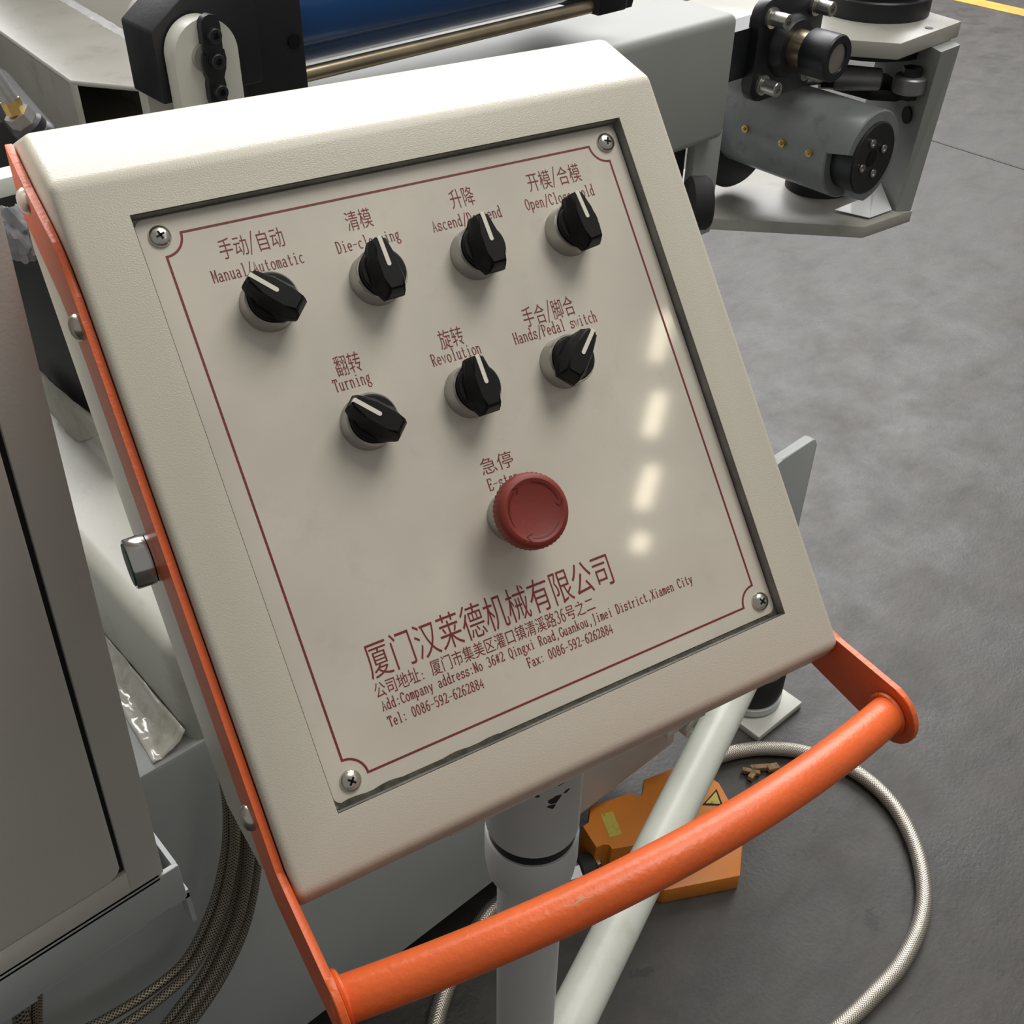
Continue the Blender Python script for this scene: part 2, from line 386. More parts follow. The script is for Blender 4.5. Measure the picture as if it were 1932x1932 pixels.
# red frame with concave corners
bm = BM(); x0, x1, y0, y1, rr = .0098, .2305, -.0093, -.2483, .0088
path = []
for (cx, cy, a0, a1) in ((x0, y0, 270, 360), (x1, y0, 180, 270), (x1, y1, 90, 180), (x0, y1, 0, 90)):
    seq = [a0 + (a1 - a0) * q / 12 for q in range(13)]
    path += [(cx + rr * cos(radians(a)), cy + rr * sin(radians(a))) for a in seq]
ribbon(bm, path, .00098, closed=True)
fr = obj('border_line', bm, 'red', plate, smooth=False); fr['label'] = 'thin dark red printed frame with notched corners'

# ---- lettering: own thin serif strokes for Latin, Blender's built-in font for Chinese characters
def A(cx, cy, rx, ry, a0, a1, n=9):
    return [(cx + rx * cos(radians(a0 + (a1 - a0) * q / (n - 1))), cy + ry * sin(radians(a0 + (a1 - a0) * q / (n - 1)))) for q in range(n)]
def s_(x, y, w=.17): return [(x - w, y), (x + w, y)]
X = .64                                                # x-height
GL = {
 'M': [[(.16, 0), (.16, 1)], [(.16, 1), (.5, .25), (.84, 1)], [(.84, 1), (.84, 0)], s_(.16, 0, .12), s_(.84, 0, .12), s_(.12, 1, .09), s_(.88, 1, .09)],
 'A': [[(.14, 0), (.5, 1), (.86, 0)], [(.27, .34), (.73, .34)], s_(.14, 0, .13), s_(.86, 0, .13)],
 'D': [[(.2, 0), (.2, 1)], [(.08, 1), (.45, 1)] + A(.45, .5, .42, .5, 90, -90) + [(.08, 0)]],
 'O': [A(.5, .5, .38, .5, 0, 360, 21)],
 'Q': [A(.5, .5, .38, .5, 0, 360, 21), [(.48, .12), (.62, -.02), (.74, -.18), (.9, -.2)]],
 'C': [A(.54, .5, .4, .5, 40, 320, 17), [(.86, .72), (.88, .96)]],
 'G': [A(.52, .5, .4, .5, 48, 345, 17), [(.84, .76), (.86, .97)], [(.9, .42), (.9, .08)], s_(.86, .42, .13)],
 'E': [[(.2, 0), (.2, 1)], [(.06, 1), (.84, 1), (.87, .8)], [(.2, .52), (.64, .52)], [(.06, 0), (.86, 0), (.9, .22)], [(.64, .62), (.64, .42)]],
 'F': [[(.22, 0), (.22, 1)], [(.08, 1), (.86, 1), (.89, .8)], [(.22, .52), (.66, .52)], s_(.24, 0, .17), [(.66, .62), (.66, .42)]],
 'H': [[(.18, 0), (.18, 1)], [(.82, 0), (.82, 1)], [(.18, .52), (.82, .52)], s_(.18, 0, .13), s_(.82, 0, .13), s_(.18, 1, .13), s_(.82, 1, .13)],
 'P': [[(.22, 0), (.22, 1)], [(.08, 1), (.5, 1)] + A(.52, .74, .34, .26, 90, -90) + [(.22, .48)], s_(.24, 0, .17)],
 'R': [[(.2, 0), (.2, 1)], [(.06, 1), (.48, 1)] + A(.5, .76, .32, .24, 90, -90) + [(.2, .52)], [(.46, .52), (.8, .02), (.94, .02)], s_(.2, 0, .14)],
 'T': [[(.5, 0), (.5, 1)], [(.08, .78), (.12, 1), (.88, 1), (.92, .78)], s_(.5, 0, .17)],
 'N': [[(.2, 0), (.2, 1)], [(.14, 1), (.8, 0)], [(.8, 0), (.8, 1)], s_(.18, 0, .12), s_(.82, 1, .12), s_(.12, 1, .08)],
 'J': [[(.58, 1), (.58, .02)] + A(.36, .02, .22, .22, 0, -120, 7), s_(.58, 1, .2)],
 'X': [[(.16, 1), (.84, 0)], [(.84, 1), (.16, 0)], s_(.16, 0, .12), s_(.84, 0, .12), s_(.16, 1, .12), s_(.84, 1, .12)],
 'a': [A(.46, .46, .26, .18, 160, 0, 8) + [(.72, .46), (.72, .08), (.82, 0), (.92, .04)], A(.42, .17, .28, .19, 30, 330, 14)],
 'b': [],
 'c': [A(.54, .32, .36, .33, 45, 315, 14)],
 'd': [A(.44, .32, .30, .33, 30, 330, 15), [(.54, 1.05), (.74, 1.05), (.74, 0), (.92, 0)]],
 'e': [[(.16, .34), (.84, .34)] + A(.5, .33, .34, .32, 5, 320, 15)],
 'g': [A(.44, .42, .26, .22, 0, 360, 15), [(.62, .58), (.74, .66), (.88, .64)], [(.28, .24), (.2, .14), (.34, .06), (.7, .03)] + A(.5, -.14, .36, .17, 50, -210, 13) + [(.2, -.02)]],
 'h': [[(.2, 0), (.2, 1.05), (.06, 1.05)], A(.46, .42, .28, .22, 170, 0, 8) + [(.74, .42), (.74, 0)], s_(.2, 0, .14), s_(.76, 0, .14)],
 'i': [[(.28, X), (.52, X), (.52, 0)], s_(.52, 0, .26), [(.5, .86), (.5, .97)]],
 'k': [[(.2, 0), (.2, 1.05), (.06, 1.05)], [(.2, .24), (.76, .62)], [(.4, .38), (.8, 0)], s_(.2, 0, .14), s_(.82, 0, .12), s_(.78, .63, .12)],
 'l': [[(.28, 1.05), (.52, 1.05), (.52, 0)], s_(.52, 0, .26)],
 'm': [[(.06, X), (.14, X), (.14, 0)], A(.32, .5, .17, .14, 170, 0, 6) + [(.49, .5), (.49, 0)], A(.67, .5, .18, .14, 170, 0, 6) + [(.86, .5), (.86, 0)], s_(.14, 0, .1), s_(.5, 0, .1), s_(.87, 0, .1)],
 'n': [[(.06, X), (.2, X), (.2, 0)], A(.46, .42, .28, .22, 170, 0, 8) + [(.74, .42), (.74, 0)], s_(.2, 0, .14), s_(.76, 0, .14)],
 'o': [A(.5, .32, .35, .33, 0, 360, 17)],
 'p': [[(.04, X), (.2, X), (.2, -.3)], A(.5, .32, .31, .33, 150, -150, 15), s_(.2, -.3, .15)],
 'r': [[(.1, X), (.3, X), (.3, 0)], A(.62, .34, .32, .3, 165, 50, 7), s_(.32, 0, .22)],
 's': [A(.5, .49, .28, .16, 20, 255, 9) + A(.5, .17, .32, .17, 80, -160, 9), [(.79, .66), (.79, .48)], [(.17, 0), (.17, .2)]],
 't': [[(.44, .92), (.44, .14)] + A(.6, .14, .16, .14, 180, 300, 6) + [(.84, .12)], [(.16, .62), (.78, .62)]],
 'u': [[(.06, X), (.2, X), (.2, .2)] + A(.42, .2, .22, .2, 180, 330, 7) + [(.74, .18)], [(.6, X), (.74, X), (.74, 0), (.9, 0)]],
 'v': [[(.16, X), (.5, 0), (.84, X)], s_(.16, X, .12), s_(.84, X, .12)],
 'w': [[(.1, X), (.3, 0), (.5, .58), (.7, 0), (.9, X)], s_(.1, X, .09), s_(.9, X, .09)],
 'x': [[(.18, X), (.82, 0)], [(.82, X), (.18, 0)], s_(.18, 0, .12), s_(.82, 0, .12), s_(.18, X, .12), s_(.82, X, .12)],
 'y': [[(.16, X), (.52, 0)], [(.84, X), (.52, 0), (.36, -.28), (.16, -.27)], s_(.16, X, .12), s_(.84, X, .12)],
 '/': [[(.12, -.18), (.88, 1.1)]],
 '-': [[(.06, .45), (.94, .45)]],
 ':': [[(.42, .08), (.58, .08)], [(.42, .58), (.58, .58)], [(.5, .01), (.5, .15)], [(.5, .51), (.5, .65)]],
 ',': [[(.3, .08), (.46, .08), (.44, -.08), (.3, -.2)]],
 '0': [A(.5, .5, .33, .5, 0, 360, 21)],
 '2': [A(.5, .74, .32, .26, 170, -30, 9) + [(.16, .04), (.82, .04), (.86, .2)]],
 '3': [A(.48, .76, .28, .24, 155, -80, 9), A(.46, .26, .36, .27, 85, -155, 11)],
 '4': [[(.64, 0), (.64, 1), (.1, .3), (.9, .3)], s_(.64, 0, .16)],
 '5': [[(.82, 1), (.26, 1), (.2, .5)] + A(.48, .32, .34, .32, 125, -150, 12)],
 '6': [A(.52, .3, .32, .3, 0, 360, 16), [(.2, .3), (.24, .66), (.44, .92), (.72, .99), (.8, .88)]],
 '8': [A(.5, .76, .27, .24, 0, 360, 15), A(.5, .26, .33, .27, 0, 360, 16)],
 '9': [A(.48, .7, .32, .3, 0, 360, 16), [(.8, .7), (.76, .34), (.56, .08), (.28, .01), (.2, .12)]],
 '#': [[(.28, .05), (.4, .95)], [(.6, .05), (.72, .95)], [(.08, .34), (.88, .34)], [(.12, .66), (.92, .66)]],
 ' ': [],
}
def latin(bm, txt, u, vbase, pitch, cap):
    for ch in txt:
        for st in GL.get(ch, []):
            pts = [((u + p[0] * pitch * .92), -(vbase - p[1] * cap)) for p in st]
            vert = len(st) == 2 and abs(st[0][0] - st[1][0]) < .01
            w = .00050 if vert else (.00030 if len(st) == 2 and abs(st[0][1] - st[1][1]) < .01 else .00043)
            ribbon(bm, pts, w)
        u += pitch
def cjk(bm, txt, u, vtop, vbot, pitch, off=-.012):
    """one Chinese glyph per cell, em box squeezed to the cell"""
    for ch in txt:
        if ch not in (' ',):
            c = bpy.data.curves.new('glyph', 'FONT'); c.body = ch; c.size = 1; c.offset = off; c.resolution_u = 3
            o = bpy.data.objects.new('glyph', c); C.objects.link(o)
            dg = bpy.context.evaluated_depsgraph_get(); me = bpy.data.meshes.new_from_object(o.evaluated_get(dg))
            em_h = vbot - vtop; base = vbot - .085 * em_h
            vs = [bm.verts.new((u + v.co.x * pitch, -(base - v.co.y * em_h), ZP)) for v in me.vertices]
            for p in me.polygons:
                try: bm.faces.new([vs[i] for i in p.vertices])
                except ValueError: pass
            bpy.data.objects.remove(o); bpy.data.curves.remove(c); bpy.data.meshes.remove(me)
        u += pitch
mm = .001
def label_text(name, parts):
    bm = BM()
    for kind, *a in parts: (latin if kind == 'l' else cjk)(bm, *a)
    return obj(name, bm, 'red', plate, smooth=False)
def cj(txt, u0, u1, vt, vb, off=-.004):
    """centre glyph cells on measured ink extents"""
    units = sum(.5 if c == '/' else 1 for c in txt)
    pitch = (u1 - u0) / (units - .12) * mm; x = u0 * mm - .06 * pitch; out = []
    h = (vb - vt) / .92 * mm; top = (vt - .03 * (vb - vt)) * mm; bot = top + h
    for c in txt:
        if c == '/': out.append(('l', '/', x - .05 * pitch, (vb - .6) * mm, pitch * .6, (vb - vt - 1.2) * mm)); x += .5 * pitch
        else: out.append(('c', c, x, top, bot, pitch, off)); x += pitch
    return out
PT = 2.57 * mm
label_text('lettering', cj('手动/自动', 31.5, 59.9, 14.9, 23.9) + [('l', 'Manual/Automatic', 24.7 * mm, 32.9 * mm, PT, 5.1 * mm)])
label_text('lettering', cj('清模', 89.4, 101.4, 14.9, 23.8) + [('l', 'Die-cleaning', 81.0 * mm, 32.6 * mm, PT, 5.1 * mm)])
label_text('lettering', cj('升降', 141.2, 153.2, 15.0, 24.2) + [('l', 'Ascend/Descend', 128.0 * mm, 32.8 * mm, 2.61 * mm, 5.1 * mm)])
label_text('lettering', cj('开模/合模', 182.6, 212.0, 15.2, 24.3) + [('l', 'Open/Close mold', 177.6 * mm, 32.7 * mm, 2.60 * mm, 5.1 * mm)])
label_text('lettering', cj('翻转', 62.9, 74.6, 75.2, 84.4) + [('l', 'Turning', 59.3 * mm, 90.8 * mm, 2.50 * mm, 5.3 * mm)])
label_text('lettering', cj('旋转', 113.3, 125.1, 76.2, 85.2) + [('l', 'Revolution', 106.4 * mm, 91.6 * mm, 2.54 * mm, 5.3 * mm)])
label_text('lettering', cj('手合/脚合', 157.2, 185.2, 76.2, 85.7) + [('l', 'Hands/Pedal switch', 149.0 * mm, 92.2 * mm, 2.57 * mm, 5.3 * mm)])
label_text('lettering', cj('急停', 112.5, 128.8, 137.4, 145.0) + [('l', 'E-stop', 112.9 * mm, 152.7 * mm, 2.70 * mm, 5.2 * mm)])
label_text('company_lettering', cj('厦门汉莱德机械有限公司', 33.6, 159.2, 196.3, 212.2, -.004))
bm = BM(); x = 32.3 * mm; pc = 5.36 * mm
def run(bm, txt, x, vt, vb, pc):
    for c in txt:
        if c in '36': latin(bm, c, x, vb - .55 * mm, pc / 2, (vb - vt) * .80); x += pc / 2
        elif c == '：': latin(bm, ':', x, vb - .4 * mm, pc / 2, 4.4 * mm); x += pc
        else: cjk(bm, c, x, vt, vb, pc, -.001); x += pc
    return x
run(bm, '公司地址：厦门市集美区灌口镇清溪路36号之二', x, 213.8 * mm, 221.2 * mm, pc)
obj('address_lettering', bm, 'red', plate, smooth=False)
bm = BM()
t_ = 'Add:Company address:No 36#2 Qingxi Road,Guankou,Jimei District,Xiamen City'
latin(bm, t_, 33.2 * mm, 226.9 * mm, 165.9 * mm / len(t_), 4.4 * mm)
obj('address_lettering', bm, 'red', plate, smooth=False)
bm = BM(); latin(bm, 'Tel: ', 33.8 * mm, 234.3 * mm, 2.22 * mm, 4.4 * mm); latin(bm, '0086-592-6262884', (33.8 + 5 * 2.22) * mm, 234.3 * mm, 2.22 * mm, 4.4 * mm)
obj('phone_lettering', bm, 'red', plate, smooth=False)
bm = BM()
latin(bm, 'Fax: ', 103.0 * mm, 234.2 * mm, 2.22 * mm, 4.4 * mm); latin(bm, '0086-592-6262884', (103.0 + 5 * 2.22) * mm, 234.2 * mm, 2.22 * mm, 4.4 * mm)
obj('fax_lettering', bm, 'red', plate, smooth=False)

# grime along the lower lip of the recess
bm = BM(); pts = []
for i in range(90):
    u = .002 + (HW - .004) * i / 89
    w = -.0006 + .0018 * abs(noise.noise(Vector((u * 60, 0, 0)))) + (.0006 if i < 30 else 0)
    pts.append((u, w))
vt = [bm.verts.new((u, -HH + .0019 + max(w, -.0004), -DR + .0002)) for u, w in pts]; vb = [bm.verts.new((u, -HH + .0004, -DR + .0012)) for u, w in pts]
for i in range(89): bm.faces.new((vb[i], vb[i + 1], vt[i + 1], vt[i]))
obj('grime', bm, 'grime', plate)

# corner screws
def screw_mesh(r=.0047):
    bm = BM(); lathe(bm, [(r, 0), (r, .0006), (r * .93, .0014), (r * .72, .0021), (r * .4, .0026), (0, .0027)], seg=28)
    return bm
bm = screw_mesh(); sc0 = obj('screw', bm, 'screw', panel)
bm = BM()
for a in (0, pi / 2): box(bm, -.0019, .0019, -.00045, .00045, .0018, .00285, mw=Matrix.Rotation(a, 4, 'Z'))
sl0 = obj('cross_slot', bm, 'black', sc0, smooth=False)
first = True
for (u, v, a) in ((9.8, 9.3, 20), (231.4, 9.1, 70), (231.8, 248.4, 35), (10.4, 248.6, 50)):
    if first: s, l = sc0, sl0; first = False
    else:
        s = sc0.copy(); C.objects.link(s); s.parent = panel; l = sl0.copy(); C.objects.link(l); l.parent = s
    s.location = (u * mm, -v * mm, -DR); s.rotation_euler = (0, 0, radians(a))

# selector switches
RC = .0118; HC = .0108
def selector():
    bm = BM(); lathe(bm, [(RC + .0003, 0), (RC + .0003, .0008), (RC, .0014), (RC - .0001, HC - .0006), (RC - .0005, HC), (RC - .0011, HC), (RC - .0013, HC - .0012), (RC - .0013, HC - .004)], seg=56)
    sw = obj('selector_switch', bm, 'alu', panel, ang=30)
    bm = BM(); r = RC - .0014
    lathe(bm, [(r, HC - .003), (r, HC + .0018), (r - .0008, HC + .0026), (0, HC + .0028)], seg=48)
    hub = obj('knob', bm, 'black', sw)
    # grip bar: local y is the pointing direction
    bm = BM()
    yt, yb = .0128, -.0128; zt = HC + .0108
    A_ = [(-.0090, -.0050), (-.0046, yb), (.0046, yb), (.0090, -.0050), (.0085, .0040), (.0034, yt), (-.0034, yt), (-.0085, .0040)]
    B_ = [(-.0070, -.0052), (-.0046, yb * 1.02), (.0046, yb * 1.02), (.0070, -.0052), (.0064, .0040), (.0034, yt * 1.02), (-.0034, yt * 1.02), (-.0064, .0040)]
    T_ = [(-.0042, -.0050), (-.0036, yb * .84), (.0036, yb * .84), (.0042, -.0050), (.0040, .0040), (.0028, yt * .98), (-.0028, yt * .98), (-.0040, .0040)]
    bot = [bm.verts.new((x, y, HC + .0012)) for x, y in A_]
    mid = [bm.verts.new((x, y, HC + .0050)) for x, y in B_]
    top = [bm.verts.new((x, y, zt)) for x, y in T_]
    n = len(A_)
    for a, b in ((bot, mid), (mid, top)):
        for i in range(n): bm.faces.new((a[i], a[(i + 1) % n], b[(i + 1) % n], b[i]))
    bm.faces.new(top); bm.faces.new(bot[::-1])
    bmesh.ops.bevel(bm, geom=[e for e in bm.edges if all(v in top for v in e.verts) or all(v in mid + top for v in e.verts)], offset=.0010, segments=3, affect='EDGES')
    obj('grip', bm, 'black', sw, ang=45)
    bm = BM(); pts = [(-.00095, yt * .97), (.00095, yt * .97)] + [(.00095 * cos(radians(a)), .0004 + .00095 * sin(radians(a))) for a in range(0, -181, -30)]
    prism(bm, [(x, y, zt - .0004) for x, y in pts], (0, 0, .0006))
    box(bm, -.00095, .00095, yt * .97, yt * 1.0, zt - .0030, zt + .0001)
    ln = obj('pointer_line', bm, 'white', sw, smooth=False); ln['label'] = 'white pointer line'
    return sw
sw0 = selector(); kids = list(sw0.children)
U0 = (43.6, 93.8, 144.0, 194.9); first = True
for (u, v, a) in ((U0[0], 47.0, 45), (U0[1], 47.4, 2), (U0[2], 47.2, 2), (U0[3], 47.2, 6), (68.2, 107.4, 45), (119.1, 107.2, 1), (169.5, 107.0, -45)):
    if first: s = sw0; first = False
    else:
        s = sw0.copy(); C.objects.link(s); s.parent = panel
        for c in kids:
            d = c.copy(); C.objects.link(d); d.parent = s
    s.location = (u * mm, -v * mm, -DR); s.rotation_euler = (0, 0, radians(a))
# emergency stop
EU, EV = .1188, -.1668
bm = BM(); lathe(bm, [(.0118, 0), (.0118, .0125), (.0112, .0135), (.0085, .0135)], seg=48)
es = obj('stop_button', bm, 'alu', panel); es.location = (EU, EV, -DR)
bm = BM(); sg = 96; R0 = .0170
pr = [(.0085, .0105), (.0095, .0150), (R0 - .0016, .0192), (R0, .0202), (R0, .0248), (R0 - .0006, .0264), (R0 - .0018, .0275), (R0 - .0030, .0278), (.0124, .0272), (.0110, .0266), (0, .0264)]
lathe(bm, pr, seg=sg)
bm.verts.ensure_lookup_table()
for v in bm.verts:                                   # fine knurl round the rim
    r = math.hypot(v.co.x, v.co.y)
    if r > R0 - .0012 and v.co.z < .0262 and v.co.z > .0190:
        i = round(math.atan2(v.co.y, v.co.x) / (2 * pi / sg)); k_ = 1 + (.010 if i % 2 else -.014); v.co.x *= k_; v.co.y *= k_
hd = obj('mushroom_head', bm, 'estop', es, ang=30); hd['label'] = 'red mushroom head with knurled rim and turn arrows'
for a0 in (200, 80, -40):                            # three engraved turn arrows
    bm = BM(); zz = .0270
    path = A(0, 0, .0122, .0122, a0, a0 - 75, 16)
    ribbon(bm, path, [.0003 + .00060 * (1 - abs(2 * q / 15 - 1)) for q in range(16)], z=zz + .0002)
    e = radians(a0 - 78); c = Vector((.0122 * cos(e), .0122 * sin(e))); ra = Vector((cos(e), sin(e))); ta = Vector((sin(e), -cos(e)))
    ribbon(bm, [c + ra * .0018 - ta * .0002, c + ta * .0022, c - ra * .0018 - ta * .0002], .00045, z=zz + .0003)
    for v in bm.verts:
        rv = math.hypot(v.co.x, v.co.y); v.co.z = (.0266 + (.0272 - .0266) * max(0, min(1, (rv - .0110) / .0014)) + max(0, rv - .0124) * .45) + .00016
    o = obj('turn_arrow', bm, 'estopd', es, smooth=False)

# side push button on the left wall
bm = BM(); bu, bv, bn = UL, -.1325, -.050
lathe(bm, [(.0112, 0), (.0112, .0048)], (bu, bv, bn), (-1, 0, 0), 40)
sb = obj('side_button', bm, 'chrome', panel); sb['label'] = 'chrome push button with green cap on left side wall'
bm = BM(); lathe(bm, [(.0108, .0046), (.0108, .0056)], (bu, bv, bn), (-1, 0, 0), 40); obj('seal_ring', bm, 'black', sb)
bm = BM(); lathe(bm, [(.0114, .0054), (.0114, .0135), (.0110, .0141), (.0100, .0141)], (bu, bv, bn), (-1, 0, 0), 44); obj('bezel', bm, 'chrome', sb)
bm = BM(); lathe(bm, [(.0100, .0134), (.0096, .0146), (0, .0149)], (bu, bv, bn), (-1, 0, 0), 40); gb = obj('green_cap', bm, 'green', sb)

# orange handle: tube with two side straps screwed to the housing
hpts = []
for i in range(41):
    t = i / 40; u = UL - .0015 + (UR - UL + .003) * t; q = (u - .12) / .1475
    hpts.append(Vector((u, -(.3210 - .0012 * t + .0012 * (1 - q * q)), .018 + .028 * (1 - q * q))))
bm = BM(); tube(bm, hpts, .0094, seg=32); handle = obj('handle', bm, 'orange', panel); handle['label'] = 'bent orange tube handle across the bottom'
endc = (.3200, .0180)
arc = [(endc[0] + .0165 * cos(radians(a)), endc[1] + .0165 * sin(radians(a))) for a in range(140, -31, -17)]
strap_l = [(-.062, -.062), (-.034, -.043), (-.012, -.0245), (.000, -.0150), (.012, -.0092), (.026, -.0065), (.05, -.006), (.272, -.006)] + arc + [(.291, -.040), (.285, -.042), (.045, -.042), (.030, -.044), (.012, -.052), (-.040, -.088)]
strap_r = [(-.030, -.060), (.002, -.030), (.06, -.016), (.268, -.016), (.2815, -.0035)] + arc + [(.291, -.034), (.285, -.038), (.035, -.042), (-.020, -.085)]
for x0_, side in ((UL - .0040, 'l'), (UR + .0005, 'r')):
    bm = BM(); prism(bm, [(x0_, -v, n) for v, n in (strap_l if side == 'l' else strap_r)], (.0033, 0, 0), bev=.0004, seg=1)
    obj('side_strap', bm, 'orange', handle, ang=40)
for (v, n) in ((-.032, -.052), (.034, -.022), (.2500, -.026)):
    bm = BM(); lathe(bm, [(.0058, 0), (.0057, .0012), (.0047, .0028), (.0025, .0038), (0, .0041)], (UL - .0040, -v, n), (-1, 0, 0), 26)
    obj('strap_screw', bm, 'screw', handle)
for u_ in (UL + .0012, UR - .0008):                    # weld beads at the tube ends
    bm = BM(); c = Vector((u_, -.3200, .018))
    ring = [c + Vector((0, cos(a) * .0099, sin(a) * .0099)) for a in [2 * pi * i / 24 for i in range(25)]]
    tube(bm, ring, .0016, seg=8, cap=False)
    obj('weld_bead', bm, 'orange', handle)
# scratches through the enamel
def scratch(t0, t1, ang, w):
    bm = BM()
    P_ = []
    for i in range(7):
        t = t0 + (t1 - t0) * i / 6; k_ = t * 40; a, b = hpts[int(k_)], hpts[min(int(k_) + 1, 40)]; c = a.lerp(b, k_ % 1)
        an = radians(ang + 3 * sin(i * 2.3)); P_.append((c + Vector((0, cos(an), sin(an))) * .00944, c + Vector((0, cos(an + w), sin(an + w))) * .00944))
    vs = [(bm.verts.new(a), bm.verts.new(b)) for a, b in P_]
    for a, b in zip(vs, vs[1:]): bm.faces.new((a[0], b[0], b[1], a[1]))
    obj('paint_scratch', bm, 'chip', handle, smooth=False)
scratch(.285, .345, 58, .10); scratch(.135, .150, 78, .35); scratch(.285, .290, 60, .25); scratch(.70, .715, 50, .2); scratch(.735, .75, 52, .25)

# ================================================================== SUPPORT POST AND ARM
pc_ = ray(1001, 1640); rr_ = .40 / math.hypot(pc_.x, pc_.y); PX, PY = pc_.x * rr_, pc_.y * rr_
pp = Vector((PX, PY, 0))
post = thing('support_post', 'grey round post under the control panel with a pale horizontal arm tube', 'support post', (PX, PY, 0))
zb = vz(pp, 1000, 1634); zg0 = vz(pp, 998, 1560); zg1 = vz(pp, 998, 1543)
def wc(bm, prof, seg=48): lathe(bm, prof, (PX, PY, 0), (0, 0, 1), seg)
bm = BM(); wc(bm, [(.0207, .012), (.0207, zb + .02)]); obj('post', bm, 'post', post, world=True)
bm = BM(); wc(bm, [(.0207, zb - .0005), (.0268, zb + .004), (.0282, zb + .016), (.0282, zg0 - .001), (.0275, zg0)]); obj('lower_collar', bm, 'post', post, world=True)
bm = BM(); wc(bm, [(.0262, zg0 - .004), (.0262, zg1 + .002)]); obj('swivel_ring', bm, 'blackm', post, world=True)
bm = BM(); wc(bm, [(.0275, zg1), (.0278, zg1 + .001), (.0278, CAMZ - .483), (.0207, CAMZ - .483), (.0207, CAMZ - .477)]); up_ = obj('upper_collar', bm, 'post', post, world=True)
bm = BM()
def worn(cx, cy, s, seed):
    random.seed(seed); d0 = ray(cx, cy); a0 = math.atan2(d0.y, d0.x)
    base = vz(Vector((PX, PY, 0)) * .93, cx, cy)
    pa = (cx - 1001) / 88.
    tang = Vector((d0.y, -d0.x, 0)).normalized(); rad = -Vector((d0.x, d0.y, 0)).normalized()
    def P_(dx, dz):
        q = max(-.95, min(.95, pa + dx / .0278)); return Vector((PX, PY, 0)) + (tang * q + rad * math.sqrt(1 - q * q)) * .0280 + Vector((0, 0, base + dz))
    pts = []; n = 9
    for i in range(n):
        a = 2 * pi * i / n; r = s * (.5 + .7 * random.random()); pts.append((r * cos(a), r * .7 * sin(a)))
    c = bm.verts.new(P_(0, 0)); vs = [bm.verts.new(P_(*p)) for p in pts]
    for i in range(n): bm.faces.new((c, vs[i], vs[(i + 1) % n]))
for q in ((1040, 1517, .0045, 1), (1050, 1490, .0026, 2), (1035, 1528, .003, 3), (1008, 1502, .0018, 4), (1060, 1512, .0018, 6)): worn(*q)
obj('worn_patch', bm, 'dark', up_, world=True, smooth=False)
# arm tube
za = -.95
a0 = onz(1390, 1310, za); a1 = onz(1100, 1932, za); dr = (a1 - a0).normalized()
endp = Vector((PX, PY, CAMZ + za)); far = a0 - dr * .22
bm = BM(); cyl(bm, far, endp, .0212, seg=40); obj('arm_tube', bm, 'arm', post, world=True)
bm = BM(); lathe(bm, [(.06, 0), (.06, .010), (.030, .012)], (PX, PY, 0), (0, 0, 1), 40); obj('base_disc', bm, 'grey', post, world=True)

# ================================================================== MACHINE BASE
YB = .590; ZT = CAMZ - .696; ZBt = CAMZ - 1.2
mb = thing('machine_base', 'grey enamelled machine base box standing behind the control panel', 'machine base', (.5, 1.0, 0))
bm = BM(); box(bm, -.60, .84, YB, 1.30, ZBt, ZT, bev=.004); obj('base_box', bm, 'grey', mb, world=True)
bm = BM(); box(bm, .197, .62, YB + .001, 1.30, ZT - .01, CAMZ - .590, bev=.016, seg=5); obj('raised_housing', bm, 'greyw', mb, world=True)
# leg with rounded corner at the right end and foot mounting plate
lt = ony(1522, 838, .62); lr = ony(1534, 872, .62); zt_ = lt.z
bm = BM(); pts = []
xr = lr.x; r_ = .012
for q in range(7): a = radians(90 - 15 * q); pts.append((xr - r_ + r_ * cos(a), .60, zt_ - r_ + r_ * sin(a)))
pts += [(xr, .60, .0975), (.90, .60, .0975), (.90, .60, zt_ - .012), (.99, .60, zt_ - .010), (1.02, .60, zt_ - .001)]
prism(bm, [(a, .62, c) for a, b, c in pts], (0, .014, 0), bev=.002); obj('leg_plate', bm, 'grey', mb, world=True)
for sx in (-.5, -.1, .3, .7):                       # skids that carry the base above the floor
    bm = BM(); box(bm, sx, sx + .06, .95, 1.3, 0, ZBt + .001); obj('skid', bm, 'dark', mb, world=True, smooth=False)
# small lug with a hole on the front of the base
lc = ony(1312, 1372, .56)
bm = BM(); lathe(bm, [(.010, 0), (.018, 0), (.018, .028), (.010, .028), (.010, 0)], (lc.x, .560, lc.z), (0, 1, 0), 28); 
bmesh.ops.delete(bm, geom=[f for f in bm.faces if len(f.verts) > 4], context='FACES')
obj('lug', bm, 'greyw', mb, world=True)
bm = BM(); box(bm, lc.x - .055, lc.x + .01, .562, .588, lc.z + .016, lc.z + .030, bev=.002); obj('lug_rib', bm, 'greyw', mb, world=True)

# levelling foot
f0 = onz(1432, 1391, -CAMZ + .012); f1 = onz(1514, 1325, -CAMZ + .012); fw = f1.x - f0.x
lf = thing('levelling_foot', 'black rubber levelling foot on a pale square floor plate', 'machine foot', (f0.x + fw / 2, f0.y + fw / 2, 0))
bm = BM(); box(bm, f0.x, f1.x, f0.y, f0.y + fw, 0, .012, bev=.001); obj('floor_plate', bm, 'greyw', lf, world=True)
fc = (f0.x + fw * .52, f0.y + fw * .62, 0)
bm = BM(); lathe(bm, [(.050, .017), (.050, .028), (.044, .030)], fc, seg=40); obj('lower_disc', bm, 'grey', lf, world=True)
bm = BM(); lathe(bm, [(.016, .010), (.016, .02)], fc, seg=24); obj('stud', bm, 'steel', lf, world=True)
bm = BM(); lathe(bm, [(.046, .029), (.049, .04), (.049, .075), (.046, .084), (.03, .085)], fc, seg=40); obj('rubber_block', bm, 'rubber', lf, world=True)
